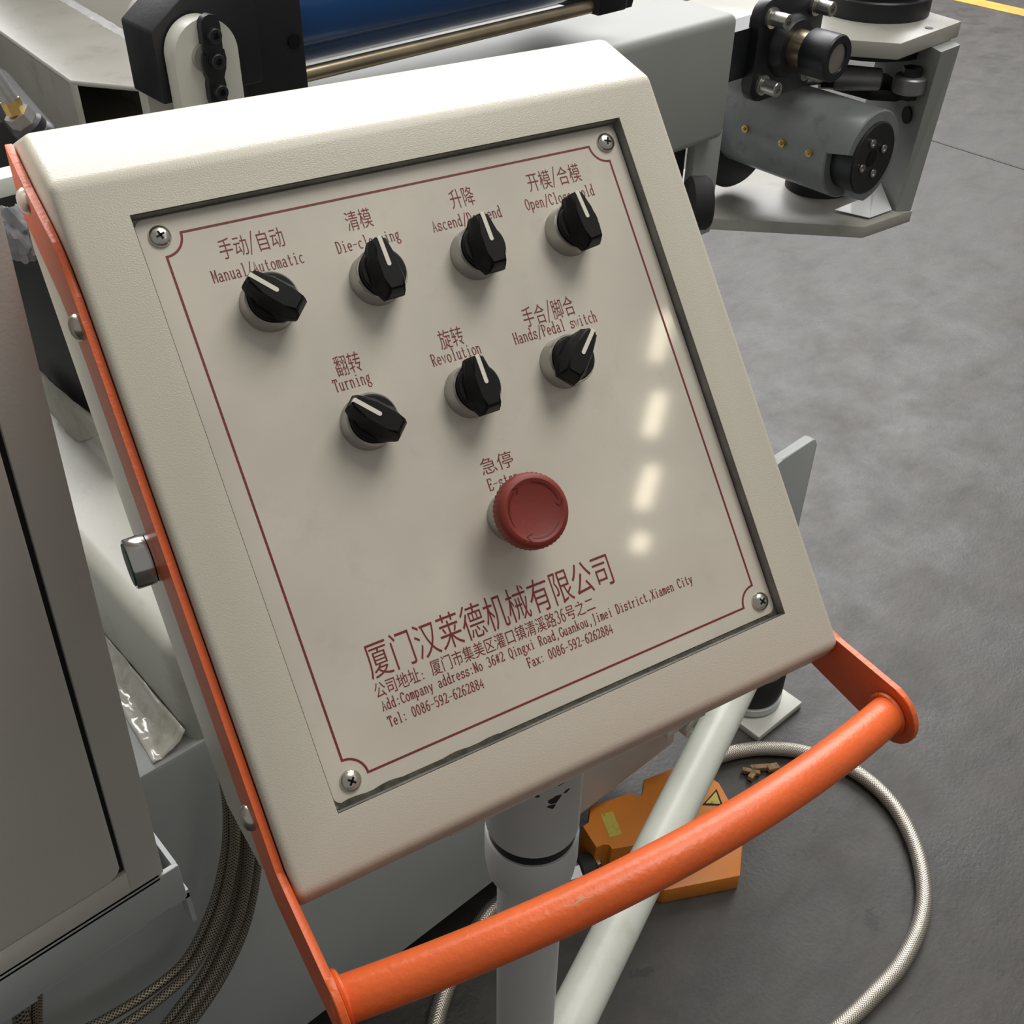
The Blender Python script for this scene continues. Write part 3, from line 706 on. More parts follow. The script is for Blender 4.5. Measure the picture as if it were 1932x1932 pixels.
bm = BM(); box(bm, f1.x - .075, f1.x + .002, f0.y + .035, f0.y + .12, .085, .0972, bev=.001); obj('top_plate', bm, 'greyw', lf, world=True)

# black hoses' sheet, cloth and soft parts in the gap beside the cabinet (stand on the raised housing)
def poly_slab(name, label, cat, px, plane, m, th, nx=1, wob=0.0):
    pts = [onx(a, b, plane) for a, b in px]
    bm = BM(); prism(bm, pts, (th, 0, 0), bev=min(.003, th * .3))
    if wob:
        bmesh.ops.subdivide_edges(bm, edges=bm.edges, cuts=3)
        for v in bm.verts: v.co += Vector((1, .6, .6)) * noise.noise(v.co * 40) * wob
    o = obj(name, bm, m); at_origin(o); return tag(o, label, cat)
poly_slab('rubber_curtain', 'black rubber curtain hanging in the gap between cabinet and control panel', 'rubber curtain',
          [(-40, 470), (20, 440), (70, 445), (120, 470), (215, 560), (240, 800), (188, 812), (86, 727), (20, 640)], .275, 'rubber', .02, wob=.004)
poly_slab('beige_sheet', 'soiled beige sheet with torn lower end below the black rubber curtain', 'sheet',
          [(60, 700), (86, 722), (140, 770), (196, 812), (180, 822), (150, 837), (138, 828), (128, 826), (118, 818), (124, 812), (96, 782)], .262, 'beige', .006, wob=.002)
# crumpled cloth
bm = BM(); bmesh.ops.create_icosphere(bm, subdivisions=4, radius=1)
cc = onx(34, 440, .245)
for v in bm.verts:
    k_ = 1 + .35 * noise.noise(v.co * 2.2) + .12 * noise.noise(v.co * 7); v.co = Vector((v.co.x * .015, v.co.y * .024, v.co.z * .019)) * k_ + cc
o = obj('cloth', bm, 'cloth'); at_origin(o); tag(o, 'crumpled grey cloth on top of the black rubber curtain', 'cloth')
# pipe fitting top left
fp = thing('pipe_fitting', 'black pipe elbow with brass collar and pale hose at left edge', 'pipe fitting', tuple(ony(40, 215, .70)))
q0, q1, q2, q3 = ony(-25, 125, .70), ony(18, 188, .70), ony(30, 212, .70), ony(75, 262, .70)
bm = BM(); cyl(bm, q0, q1, .0052, seg=24); obj('hose', bm, 'castst', fp, world=True)
bm = BM(); cyl(bm, q1, q2, .0058, seg=6); obj('brass_collar', bm, 'brass', fp, world=True)
bm = BM(); cyl(bm, q2, q2.lerp(q3, .4), .0085, seg=6); obj('hex_nut', bm, 'steel', fp, world=True)
bm = BM(); cyl(bm, q2.lerp(q3, .35), q3, .0105, seg=28, bev=.002); obj('coupling', bm, 'blackm', fp, world=True)
bm = BM(); bmesh.ops.create_uvsphere(bm, u_segments=24, v_segments=14, radius=.0125, matrix=Matrix.Translation(q3)); 
cyl(bm, q3, q3 + Vector((.03, .15, -.01)), .012, seg=24); obj('elbow', bm, 'blackm', fp, world=True)
bm = BM(); pa, pb = onx(-20, 327, .20), onx(35, 322, .20)
cb0, cb1 = ony(-40, 324, .60), ony(40, 306, .60); box(bm, cb0.x, cb1.x, .600, .616, cb1.z - .016, cb1.z - .006, bev=.0008)
o = obj('cross_bar', bm, 'grey'); at_origin(o); tag(o, 'short pale flat bar showing left of the orange strap', 'bar')

# film strip at the foot of the raised housing
bm = BM(); p_a = onz(205, 1228, -.696); p_b = onz(357, 1398, -.696); n1, n2 = 40, 10; grid = []
for i in range(n1):
    t = i / (n1 - 1); row = []
    for j in range(n2):
        s = j / (n2 - 1); y = .74 + (.594 - .74) * t
        x = .196 - .030 * (1 - s) * (.55 + .45 * t); z = ZT + .0015 + .016 * s ** 2.2
        q = Vector((x, y, z)); q += Vector((-.5, .2, 1)) * (.0035 * (noise.noise(Vector((x * 90, y * 60, 3))) + .5 * noise.noise(Vector((x * 200, y * 170, 1)))) * (1 if 0 < j < n2 - 1 else .3) + .0005)
        if q.z < ZT + .0005: q.z = ZT + .0005
        row.append(bm.verts.new(q))
    grid.append(row)
for i in range(n1 - 1):
    for j in range(n2 - 1): bm.faces.new((grid[i][j], grid[i + 1][j], grid[i + 1][j + 1], grid[i][j + 1]))
o = obj('film_strip', bm, 'film'); 
md = o.modifiers.new('solid', 'SOLIDIFY'); md.thickness = .0008
at_origin(o); tag(o, 'wrinkled glossy film strip along foot of raised grey housing', 'film')

# ================================================================== ELECTRICAL CABINET
YC = .45
def cpt(px, py): return ony(px, py, YC)
cb_r, ct_r = cpt(310, 1645), cpt(63, 640); lean = (ct_r.x - cb_r.x) / (ct_r.z - cb_r.z)
zb_ = cb_r.z
def cx(z, x): return x + lean * (z - zb_)
cab = thing('electrical_cabinet', 'grey steel electrical cabinet with flush door standing at the left edge', 'cabinet', (-.15, YC + .2, zb_))
def leanbox(bm, x0, x1, y0, y1, z0, z1, bev=0, seg=2):
    n0 = len(bm.verts); vs = box(bm, x0, x1, y0, y1, z0, z1, bev, seg)
    for v in bm.verts: v.co.x += lean * (v.co.z - zb_)
dcr = cpt(226, 1652); DX = dcr.x; DZ = dcr.z
bm = BM(); leanbox(bm, -.42, cb_r.x, YC + .004, YC + .40, zb_, zb_ + .95, .0025); obj('cabinet_body', bm, 'cab', cab, world=True)
# front frame strips round the door
g = .0032
bm = BM(); leanbox(bm, DX + g, cb_r.x - .0005, YC, YC + .0045, zb_ + .0005, zb_ + .95, .0003); obj('front_stile', bm, 'cab', cab, world=True)
bm = BM(); leanbox(bm, -.42, DX + g, YC, YC + .0045, zb_ + .0005, DZ - .0014, .0003); obj('front_rail', bm, 'cab', cab, world=True)
bm = BM(); pts = []
for q in range(7): a = radians(-90 + 15 * q); pts.append((DX - .007 + .007 * cos(a), DZ + .007 + .007 * sin(a)))
pts += [(DX, zb_ + .93), (-.40, zb_ + .93), (-.40, DZ)]
prism(bm, [(cx(z, x), YC - .0005, z) for x, z in pts], (0, .0045, 0), bev=.0014, seg=3); obj('door', bm, 'cab', cab, world=True)
bm = BM(); leanbox(bm, -.41, DX + g + .001, YC + .0032, YC + .0042, DZ - g * 1.5, zb_ + .94); obj('door_seal', bm, 'rubber', cab, world=True, smooth=False)
# channel frame below
zc0 = cpt(325, 1708).z; xe = cpt(338, 1640).x
bm = BM(); box(bm, -.42, xe, YC - .001, YC + .003, zc0, zb_ - .0008, bev=.0008)
box(bm, -.42, cb_r.x - .004, YC - .001, YC + .010, zb_ - .0035, zb_ - .0008)
box(bm, xe - .003, xe, YC + .002, YC + .06, zc0, zb_ - .0008)
box(bm, -.42, cb_r.x - .02, YC, YC + .06, zc0 - .003, zc0)
obj('channel_frame', bm, 'grey', cab, world=True, ang=25)
bm = BM(); t0 = cpt(347, 1692); t1 = cpt(357, 1748)
box(bm, xe - .001, xe + .0022, YC + .001, YC + .012, t1.z, zc0 + .004); box(bm, xe - .012, xe + .002, YC + .001, YC + .012, zc0 - .004, zc0 + .0005)
e_l = obj('end_lip', bm, 'grey', cab, world=True, smooth=False)
for x_ in (-.38, -.02):
    bm = BM(); box(bm, x_, x_ + .04, YC + .02, YC + .36, ZT + .0005, zc0)
    obj('bearer', bm, 'grey', cab, world=True, smooth=False)

# ================================================================== BEAM WITH BEARING
YM = .80; bt, bb = ony(1398, 25, YM).z, ony(1364, 262, YM).z; bx = ony(1398, 25, YM).x - .0
beam = thing('machine_beam', 'grey rectangular beam behind the control panel with black bearing flange', 'beam', (.7, .87, ZT))
bm = BM(); box(bm, .455, bx, YM, YM + .16, bb, bt, bev=.010, seg=4); obj('beam', bm, 'beamp', beam, world=True)
bm = BM(); box(bm, .47, .62, YM + .02, YM + .14, CAMZ - .592, bb + .001); obj('column', bm, 'grey', beam, world=True)
# hanging plate under the right end
hp0 = ony(1312, 278, YM + .02); hp1 = ony(1362, 262, YM + .02)
bm = BM(); box(bm, hp0.x, hp1.x, YM + .02, YM + .032, bb - .13, bb + .001, bev=.001); hpl = obj('hanging_plate', bm, 'beamp', beam, world=True)
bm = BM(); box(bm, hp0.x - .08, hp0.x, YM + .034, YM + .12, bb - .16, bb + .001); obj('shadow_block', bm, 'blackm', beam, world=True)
wcn = ony(1318, 383, .76)
bm = BM(); lathe(bm, [(.008, -.016), (.026, -.014), (.030, -.010), (.030, .008), (.027, .012), (.008, .013)], wcn, (.80, -.60, 0), 40); obj('roller', bm, 'rubber', beam, world=True)
# bearing flange facing -Y behind the beam end
YF = .875
b_ = [ony(1458, 30, YF), ony(1538, 12, YF), ony(1434, 157, YF), ony(1517, 137, YF)]
fcx = sum(p.x for p in b_) / 4; fcz = sum(p.z for p in b_) / 4; hw = .5 * ((b_[1].x - b_[0].x) + (b_[3].x - b_[2].x)) / 2; hh = .5 * ((b_[0].z - b_[2].z) + (b_[1].z - b_[3].z)) / 2
bm = BM(); pts = []
for sx, sz, a0 in ((1, 1, 0), (-1, 1, 90), (-1, -1, 180), (1, -1, 270)):
    for q in range(7): a = radians(a0 + 15 * q); pts.append((fcx + sx * hw + .021 * cos(a), YF, fcz + sz * hh + .021 * sin(a)))
prism(bm, pts, (0, .016, 0), bev=.002); bf = obj('bearing_flange', bm, 'blackm', beam, world=True)
bm = BM(); box(bm, bx - .01, fcx, YF + .012, YF + .05, fcz - .03, fcz + .03); obj('flange_mount', bm, 'blackm', beam, world=True)
for sx in (-1, 1):
    for sz in (-1, 1):
        bm = BM(); c0 = (fcx + sx * hw, YF, fcz + sz * hh)
        lathe(bm, [(.0125, 0), (.0125, .004), (.0085, .004), (.0090, .005), (.0090, .026), (.0084, .027), (.0045, .027), (.0045, .022), (0, .022)], c0, (0, -1, 0), 26); obj('bolt', bm, 'steel', bf, world=True, ang=25)
bm = BM(); lathe(bm, [(.040, 0), (.038, .008), (.034, .012), (.033, .014), (.024, .014)], (fcx, YF, fcz), (0, -1, 0), 44); obj('bearing_ring', bm, 'blackm', bf, world=True)
bm = BM(); cyl(bm, (fcx, YF, fcz), (fcx, YF - .05, fcz), .0225, seg=40); obj('shaft', bm, 'bronze', bf, world=True)
bm = BM(); lathe(bm, [(.028, .036), (.0285, .037), (.0285, .074), (.027, .0765), (.0185, .0765), (.0180, .073), (0, .073)], (fcx, YF, fcz), (0, -1, 0), 44); obj('lock_collar', bm, 'blackm', bf, world=True, ang=28)
bm = BM(); lathe(bm, [(.0178, .0725), (.0178, .0742), (0, .0745)], (fcx, YF, fcz), (0, -1, 0), 36); obj('shaft_end', bm, 'steel', bf, world=True)

# ================================================================== HYDRAULIC CYLINDER
cyl_y, cyl_r = .862, .052
zlow = ony(586, 124, cyl_y - cyl_r * .6).z + .0
cz = CAMZ - .243
hc = thing('hydraulic_cylinder', 'blue hydraulic cylinder with black square end caps lying on the beam', 'cylinder', (.65, cyl_y, bt))
xL0, xL1 = ony(452, 100, YM).x, ony(574, 100, YM).x; xR0, xR1 = ony(1132, 30, YM).x, ony(1188, 20, YM).x
bm = BM(); cyl(bm, (xL1 - .01, cyl_y, cz), (xR0 + .01, cyl_y, cz), cyl_r, seg=64); obj('barrel', bm, 'blue', hc, world=True)
bm = BM(); box(bm, xL0, xL1, YM - .003, YM + .127, cz - .064, cz + .066, bev=.003); cp = obj('rear_cap', bm, 'blackm', hc, world=True)
bm = BM(); hp_ = ony(555, 78, YM - .0035); lathe(bm, [(.0055, 0), (.0055, .002)], hp_ + Vector((0, .001, 0)), (0, -1, 0), 20); obj('port_hole', bm, 'black', cp, world=True)
bm = BM(); box(bm, xR0, xR1, YM + .002, YM + .124, cz - .056, cz + .062, bev=.004); obj('front_cap', bm, 'blackm', hc, world=True)
bm = BM(); cyl(bm, (xR1, cyl_y, cz), (xR1 + .06, cyl_y, cz), .018, seg=32); obj('piston_rod', bm, 'chrome', hc, world=True)
rz = ony(850, 77, YM + .012).z
for dy in (.014, .108):
    for zz in (rz, 2 * cz - rz):
        bm = BM(); cyl(bm, (xL1 - .005, YM + dy, zz), (xR0 + .005, YM + dy, zz), .0062, seg=20); obj('tie_rod', bm, 'bronze', hc, world=True)
        bm = BM(); cyl(bm, (xR1 - .001, YM + dy, zz), (xR1 + .010, YM + dy, zz), .010, seg=6); obj('tie_nut', bm, 'blackm', hc, world=True, smooth=False)
# knuckle block of the cylinder, between the bracket cheeks
kb = [ony(270, 50, .80), ony(290, 60, .80)]
bm = BM()
k0, k1 = ony(285, 62, .785), ony(380, -8, .785); kz = ony(285, 150, .785).z
prism(bm, [(k0.x, .785, kz - .02), (k0.x, .785, k0.z), (k1.x, .785, k1.z + .012), (xL0 + .01, .785, k1.z + .012), (xL0 + .01, .785, kz - .02)], (0, .048, 0), bev=.002)
obj('knuckle', bm, 'blackm', hc, world=True)

# bracket cheeks with pin
br = thing('pivot_bracket', 'pale grey round-topped pivot bracket clamping the black cylinder knuckle', 'bracket', (.40, .8, bt - .03))
def cheek(name, y, pxl, pxr, pxt, th):
    l, r, t = ony(*pxl, y).x, ony(*pxr, y).x, ony(*pxt, y).z; rad = (r - l) / 2; cxx = (l + r) / 2; pts = []
    for q in range(25): a = radians(180 - 7.5 * q); pts.append((cxx + rad * cos(a), y, t - rad + rad * sin(a)))
    pts += [(r, y, CAMZ - .5885), (l, y, CAMZ - .5885)]
    bm = BM(); prism(bm, pts, (0, th, 0), bev=.0015); return obj(name, bm, 'greyw', br, world=True), cxx, t - rad
fc_, ccx, ccz = cheek('cheek_plate', .765, (328, 100), (450, 100), (389, 33), .016)
cheek('cheek_plate', .836, (258, 80), (362, 60), (300, -12), .014)
kp = lambda a, b: ony(a, b, .764)
c1, c2, c3 = kp(392, 62), kp(398, 110), kp(405, 168)
bm = BM(); cyl(bm, kp(388, 108) + Vector((0, .001, 0)), kp(388, 108) + Vector((0, -.003, 0)), .0105, seg=30); pin = obj('pin_end', bm, 'steel', fc_, world=True)
bm = BM(); w = .0075; pts = []
def side(s):
    return [(-.0075, c1.z + .006), (-.0075, c1.z - .010), (-.0062, c1.z - .014), (-.0085, c2.z + .006), (-.0095, c2.z), (-.0085, c2.z - .007), (-.0062, c2.z - .013), (-.0070, c3.z + .004), (-.0068, c3.z - .006)]
def kx(z): t = (z - c1.z) / (c3.z - c1.z); return c1.x + (c3.x - c1.x) * t
Lp = [(kx(z) + x, z) for x, z in side(-1)]; Rp = [(kx(z) - x, z) for x, z in side(1)][::-1]
topc = [(kx(c1.z) + .0075 * cos(radians(a)), c1.z + .006 + .0075 * sin(radians(a))) for a in (30, 60, 90, 120, 150)]
botc = [(kx(c3.z) + .0068 * cos(radians(a)), c3.z - .006 + .0068 * sin(radians(a))) for a in (210, 240, 270, 300, 330)]
prism(bm, [(x, .7645, z) for x, z in Lp + botc + Rp + topc], (0, -.006, 0)); kpl = obj('keeper_plate', bm, 'blackm', fc_, world=True)
for c in (c1, c2, c3):
    bm = BM(); lathe(bm, [(.0050, 0), (.0052, .0055), (.0046, .006), (.0024, .006), (.0024, .003), (0, .003)], (kx(c.z), .7585, c.z), (0, -1, 0), 22); obj('cap_screw', bm, 'blackm', fc_, world=True, ang=25)
bm = BM(); box(bm, ccx - .05, ccx + .03, .765, .850, bt - .055, bt - .022); obj('foot_block', bm, 'greyw', br, world=True)

# ================================================================== BOX BEAM TOP LEFT (open end)
ZU = -.36
A0, A1, A2, A3 = onz(130, 152, ZU), onz(268, 165, ZU), onz(0, 60, ZU), onz(110, 0, ZU)
d_ = (A2 - A0); d_.z = 0; d_.normalize(); e_ = (A1 - A0).normalized()
wid = .115 / abs(e_.cross(d_).z); B0 = A0; B1 = A0 + e_ * wid; hgt = .088; tk = .0055
ub = thing('box_beam', 'open ended pale square tube beam at the top left corner', 'beam', (B0.x + .05, B0.y + .5, CAMZ + ZU - hgt))
Lb = 2.2; tw = e_ * (tk / abs(e_.cross(d_).z))
def slab(a, b, z0, z1, bev=.001):
    bm = BM(); prism(bm, [Vector((a.x, a.y, z0)), Vector((b.x, b.y, z0)), Vector((b.x, b.y, z1)), Vector((a.x, a.y, z1))], d_ * Lb, bev=bev); return bm
Zt = CAMZ + ZU
bm = BM(); prism(bm, [Vector((B0.x, B0.y, Zt - tk)), Vector((B1.x, B1.y, Zt - tk)), Vector((B1.x, B1.y, Zt)), Vector((B0.x, B0.y, Zt))], d_ * Lb, bev=.0035, seg=3); obj('top_wall', bm, 'bracket', ub, world=True)
obj('side_wall', slab(B0, B0 + tw, Zt - hgt, Zt - .002), 'bracket', ub, world=True)
obj('side_wall', slab(B1 - tw, B1, Zt - hgt, Zt - .002), 'bracket', ub, world=True)
obj('bottom_wall', slab(B0, B1, Zt - hgt, Zt - hgt + tk), 'bracket', ub, world=True)
bm = BM(); w0 = B1 - e_ * .012 + Vector((0, 0, 0)); n1 = 160; rows = []
for i in range(n1):
    t = i / (n1 - 1); c = w0 + d_ * (t * 1.2); c.z = Zt; row = []
    for j in range(5):
        x = (j - 2) * .0058; h = .0040 * (1 - abs(j - 2) / 2) + .0012 * noise.noise(Vector((t * 90, j * 2.1, 0)))
        row.append(bm.verts.new(c + e_ * x + Vector((0, 0, h - .0005))))
    rows.append(row)
for a, b in zip(rows, rows[1:]):
    for j in range(4): bm.faces.new((a[j], b[j], b[j + 1], a[j + 1]))
obj('weld_seam', bm, 'paper', ub, world=True)
# tall machine column behind, and a dark block added as shade below the box beam
bm = BM(); box(bm, B1.x + .03, B1.x + .36, 1.47, 1.85, ZBt, CAMZ + .25, bev=.006)
o = obj('machine_column', bm, 'cab'); at_origin(o); tag(o, 'tall mauve grey machine column beyond the box beam at top left', 'column')
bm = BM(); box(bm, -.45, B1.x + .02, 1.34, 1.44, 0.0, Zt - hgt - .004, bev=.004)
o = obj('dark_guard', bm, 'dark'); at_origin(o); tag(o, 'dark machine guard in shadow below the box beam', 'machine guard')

# ================================================================== SWIVEL BRACKET (right)
ZS = -.42
sb_ = thing('swivel_bracket', 'pale grey C shaped swivel bracket holding a steel drum at upper right', 'swivel bracket', (1.45, .9, CAMZ - .72))
L0, A_0, B_0, C_0 = onz(1530, 70, ZS), onz(1700, 82, ZS), onz(1815, 40, ZS), onz(1735, 17, ZS)
def poly_plate(pts, z, th, name, m, parent, bev=.0015):
    bm = BM(); prism(bm, [Vector((p.x, p.y, z - th)) for p in pts], (0, 0, th), bev=bev); return obj(name, bm, m, parent, world=True)
ctr = Vector((1.49, .93, 0))
top_pts = [L0 + (L0 - A_0) * .55, A_0, B_0, C_0, C_0 + Vector((.02, .14, 0)), C_0 + Vector((-.06, .22, 0)), C_0 + Vector((-.22, .24, 0)), L0 + Vector((-.02, .22, 0))]
tp = poly_plate(top_pts, CAMZ + ZS, .021, 'top_plate', 'bracket', sb_)
hpos = onz(1753, 53, ZS)
bm = BM(); lathe(bm, [(.0055, 0), (.0055, .0012)], hpos - Vector((0, 0, .0006)), (0, 0, 1), 20); obj('screw_hole', bm, 'black', tp, world=True)
zbot = vz(A_0, 1621, 436) + .0
ZB2 = zbot - CAMZ
bA, bB, bL = onz(1632, 428, ZB2), onz(1722, 397, ZB2), onz(1345, 412, ZB2)
bot_pts = [bL + (bL - bA) * .25, bA, bB, bB + Vector((.03, .22, 0)), bB + Vector((-.12, .33, 0)), bL + Vector((0, .16, 0))]
poly_plate(bot_pts, CAMZ + ZB2, .018, 'bottom_plate', 'bracket', sb_)
zz1 = ZS - .021
p1, p2 = onz(1776, 98, zz1), onz(1812, 84, zz1); dd = Vector((cos(radians(62.6)), sin(radians(62.6)), 0))
bm = BM(); P4 = [p1, p2, p2 + dd * .15, p1 + dd * .15]; s1, s2 = onz(1689, 399, ZB2), onz(1718, 398, ZB2)
Q4 = [s1, s2, s2 + dd * .15, s1 + dd * .15]
lo_ = [bm.verts.new((p.x, p.y, CAMZ + ZB2 + .0004)) for p in Q4]; hi_ = [bm.verts.new((p.x, p.y, CAMZ + zz1 - .0004)) for p in P4]
bm.faces.new(lo_[::-1]); bm.faces.new(hi_)
for i in range(4): bm.faces.new((lo_[i], lo_[(i + 1) % 4], hi_[(i + 1) % 4], hi_[i]))
bp_ = obj('back_plate', bm, 'beamp', sb_, world=True)
# drum, axis along Y
DZc = -.56; dc = onz(1643, 298, DZc); DRr = .0635; DLn = .36
bm = BM(); lathe(bm, [(.046, .004), (.046, 0), (DRr - .002, 0), (DRr, .002), (DRr, DLn), (0, DLn)], dc, (0, 1, 0), 64)
for v in bm.verts:                                    # lower left part of the rim is cut back
    a = math.degrees(math.atan2(v.co.z - dc.z, v.co.x - dc.x)) % 360
    if v.co.y < dc.y + .006 and 165 < a < 272: v.co.y += .030
dm = obj('drum', bm, 'drum', sb_, world=True, ang=28)
bm = BM(); lathe(bm, [(.012, -.001), (.047, -.004), (.049, -.002), (.049, .05), (0, .05)], dc, (0, 1, 0), 56); obj('drum_cap', bm, 'blackm', dm, world=True, ang=28)
bm = BM(); lathe(bm, [(.0115, -.0015), (.0115, -.0005)], dc, (0, 1, 0), 30); obj('cap_bore', bm, 'black', dm, world=True)
for a in (20, 110, 200, 290):
    bm = BM(); c = dc + Vector((.024 * cos(radians(a)), -.003, .024 * sin(radians(a)))); lathe(bm, [(.0058, 0), (.0055, .0018), (.003, .0018), (.003, .0008), (0, .0008)], c, (0, -1, 0), 20); obj('cap_bolt', bm, 'steel', dm, world=True)
for (px, py) in ((1408, 243), (1477, 270), (1528, 288)):
    w = ray(px, py)                                   # hit the drum's side
    ox, oz = CAM.x - dc.x, CAM.z - dc.z; a_ = w.x ** 2 + w.z ** 2; b__ = 2 * (ox * w.x + oz * w.z); c__ = ox * ox + oz * oz - DRr ** 2
    t = (-b__ - math.sqrt(max(b__ * b__ - 4 * a_ * c__, 0))) / (2 * a_); h = CAM + w * t; nrm = Vector((h.x - dc.x, 0, h.z - dc.z)).normalized()
    bm = BM(); lathe(bm, [(.0052, -.001), (.0052, .004), (.003, .0045), (.0032, .008), (.0015, .009), (0, .009)], h, nrm, 12); obj('grease_nipple', bm, 'brass', dm, world=True)
# pivot disc below the drum, black ring under the top plate
pv = onz(1542, 352, ZB2); pv.z = 0
bm = BM(); lathe(bm, [(.050, CAMZ + ZB2 + .0005), (.050, CAMZ + ZB2 + .02), (.040, dc.z - DRr + .012)], pv, (0, 0, 1), 44); obj('lower_pivot', bm, 'rubber', sb_, world=True)
tc_ = onz(1640, 44, ZS); dh = Vector((tc_.x, tc_.y, 0)).normalized(); tcen = Vector((tc_.x, tc_.y, 0)) + dh * .078
bm = BM(); lathe(bm, [(.092, CAMZ + ZS - .0215), (.092, CAMZ + ZS - .046), (.06, CAMZ + ZS - .055)], tcen, (0, 0, 1), 48); obj('upper_pivot', bm, 'rubber', sb_, world=True)
bm = BM(); lathe(bm, [(.078, CAMZ + ZS), (.078, CAMZ + ZS + .024), (.076, CAMZ + ZS + .026)], tcen, (0, 0, 1), 56); obj('motor_flange', bm, 'blackm', sb_, world=True)
bm = BM(); lathe(bm, [(.068, CAMZ + ZS + .026), (.068, CAMZ + ZS + .16)], tcen, (0, 0, 1), 56); obj('motor_body', bm, 'blackm', sb_, world=True)
# link rod with rod end
ZL = -.492
r0, r1, r2, r3 = onz(1470, 156, ZL), onz(1560, 146, ZL), onz(1662, 150, ZL), onz(1716, 158, ZL)
bm = BM(); cyl(bm, r0, r1, .0085, seg=24); obj('link_rod', bm, 'steel', sb_, world=True)
bm = BM(); cyl(bm, onz(1548, 144, ZL), onz(1572, 145, ZL), .018, seg=6); obj('lock_nut', bm, 'blackm', sb_, world=True, smooth=False)
bm = BM(); cyl(bm, onz(1572, 145, ZL), r2, .0175, .0150, seg=36, bev=.002); rb = obj('rod_end', bm, 'castst', sb_, world=True)
bm = BM(); lathe(bm, [(.021, -.011), (.023, -.009), (.023, .009), (.021, .011)], r3, (0, 0, 1), 40); obj('rod_eye', bm, 'castst', rb, world=True)
bm = BM(); lathe(bm, [(.014, -.02), (.014, .022)], r3, (0, 0, 1), 6); obj('eye_bolt', bm, 'blackm', rb, world=True, smooth=False)
lvz = r3.z - .030
bm = BM(); lv = [onz(a, b, lvz - CAMZ) for a, b in ((1560, 168), (1640, 190), (1690, 193), (1716, 184), (1716, 165), (1600, 150))]
prism(bm, [Vector((p.x, p.y, lvz)) for p in lv], (0, 0, .016), bev=.002); obj('lever_plate', bm, 'blackm', sb_, world=True)
# black rear disc behind the drum and slot in the back plate
bm = BM(); rc_ = dc + Vector((-.0, .215, -.026)); lathe(bm, [(.078, 0), (.081, .004), (.081, .03), (.07, .034)], rc_, (0, 1, 0), 56); obj('rear_disc', bm, 'blackm', sb_, world=True)
bh = onz(1706, 253, DZc + .01)
bm = BM(); nb = dd.cross(Vector((0, 0, 1))); hit = p1 + dd * .045; lathe(bm, [(.012, -.001), (.012, .0012)], Vector((hit.x, hit.y, dc.z + .02)), -nb if (-nb).dot(-dh) > 0 else nb, 28); obj('slot_hole', bm, 'black', bp_, world=True)

# white folded wedge on the bottom plate
zo = CAMZ + ZB2 + .001
q = [onz(a, b, ZB2 + .002) for a, b in ((1574, 398), (1640, 384), (1648, 366), (1682, 398), (1640, 413))]
q[2].z += .028; q[1].z += .012
for p_ in q: p_.z += .002
bm = BM(); vs = [bm.verts.new(p) for p in q]
bm.faces.new((vs[0], vs[4], vs[1])); bm.faces.new((vs[1], vs[4], vs[2])); bm.faces.new((vs[2], vs[4], vs[3]))
o = obj('plastic_offcut', bm, 'paper', smooth=False); md = o.modifiers.new('solid', 'SOLIDIFY'); md.thickness = .001; at_origin(o)
tag(o, 'folded white plastic offcut on the bottom plate of swivel bracket', 'offcut')

# ================================================================== FOOT PEDAL
pz = -CAMZ + .078
tpx = [(1111, 1522), (1193, 1494), (1201, 1503), (1211, 1500), (1215, 1486), (1214, 1470), (1300, 1436), (1361, 1476), (1382, 1513), (1300, 1580), (1190, 1598), (1153, 1604), (1148, 1596), (1136, 1595), (1123, 1601), (1097, 1560), (1108, 1552)]
T = [onz(a, b, pz) for a, b in tpx]
ped = thing('foot_pedal', 'orange foot pedal switch on the floor behind the tube', 'foot pedal', (T[0].x + .06, T[0].y - .05, 0))
cT = sum(T, Vector()) / len(T)
bm = BM(); a = [bm.verts.new((p.x, p.y, .012)) for p in T]; 
mid_ = [bm.verts.new((cT.x + (p.x - cT.x) * 1.0, cT.y + (p.y - cT.y) * 1.0, .066)) for p in T]; t_v = [bm.verts.new((cT.x + (p.x - cT.x) * .97, cT.y + (p.y - cT.y) * .97, .078)) for p in T]
n = len(T)
for lo_, hi_ in ((a, mid_), (mid_, t_v)):
    for i in range(n): bm.faces.new((lo_[i], lo_[(i + 1) % n], hi_[(i + 1) % n], hi_[i]))
bm.faces.new(t_v); bm.faces.new(a[::-1]); obj('upper_shell', bm, 'pedal', ped, world=True, ang=25)
bq = [onz(x, y, -CAMZ + .001) for x, y in ((1118, 1650), (1250, 1704), (1391, 1676), (1400, 1560), (1290, 1500), (1160, 1560))]
bm = BM(); prism(bm, [Vector((p.x, p.y, 0)) for p in bq], (0, 0, .030), bev=.002); obj('base_tray', bm, 'pedal', ped, world=True)
def sticker(name, px, m, z, lab=None):
    bm = BM(); prism(bm, [Vector((onz(a_, b_, z - CAMZ).x, onz(a_, b_, z - CAMZ).y, z)) for a_, b_ in px], (0, 0, .0006)); o = obj(name, bm, m, ped, world=True, smooth=False)
    if lab: o['label'] = lab
    return o
sticker('rating_label', [(1133, 1537), (1156, 1531), (1174, 1574), (1150, 1581)], 'yellow', .0782, 'small worn yellow rating label')
sticker('warning_triangle', [(1325, 1519), (1352, 1489), (1364, 1520)], 'black', .0782)
sticker('warning_triangle', [(1331, 1516), (1351, 1494), (1359, 1517)], 'yellow', .0787)
g0_ = onz(1122, 1640, -CAMZ + .036); gd = (onz(1070, 1656, -CAMZ + .036) - g0_).normalized()
bm = BM(); cyl(bm, g0_ + Vector((0, 0, .0)), g0_ + gd * .022, .022, seg=30, bev=.002); gl = obj('cable_gland', bm, 'rubber', ped, world=True)
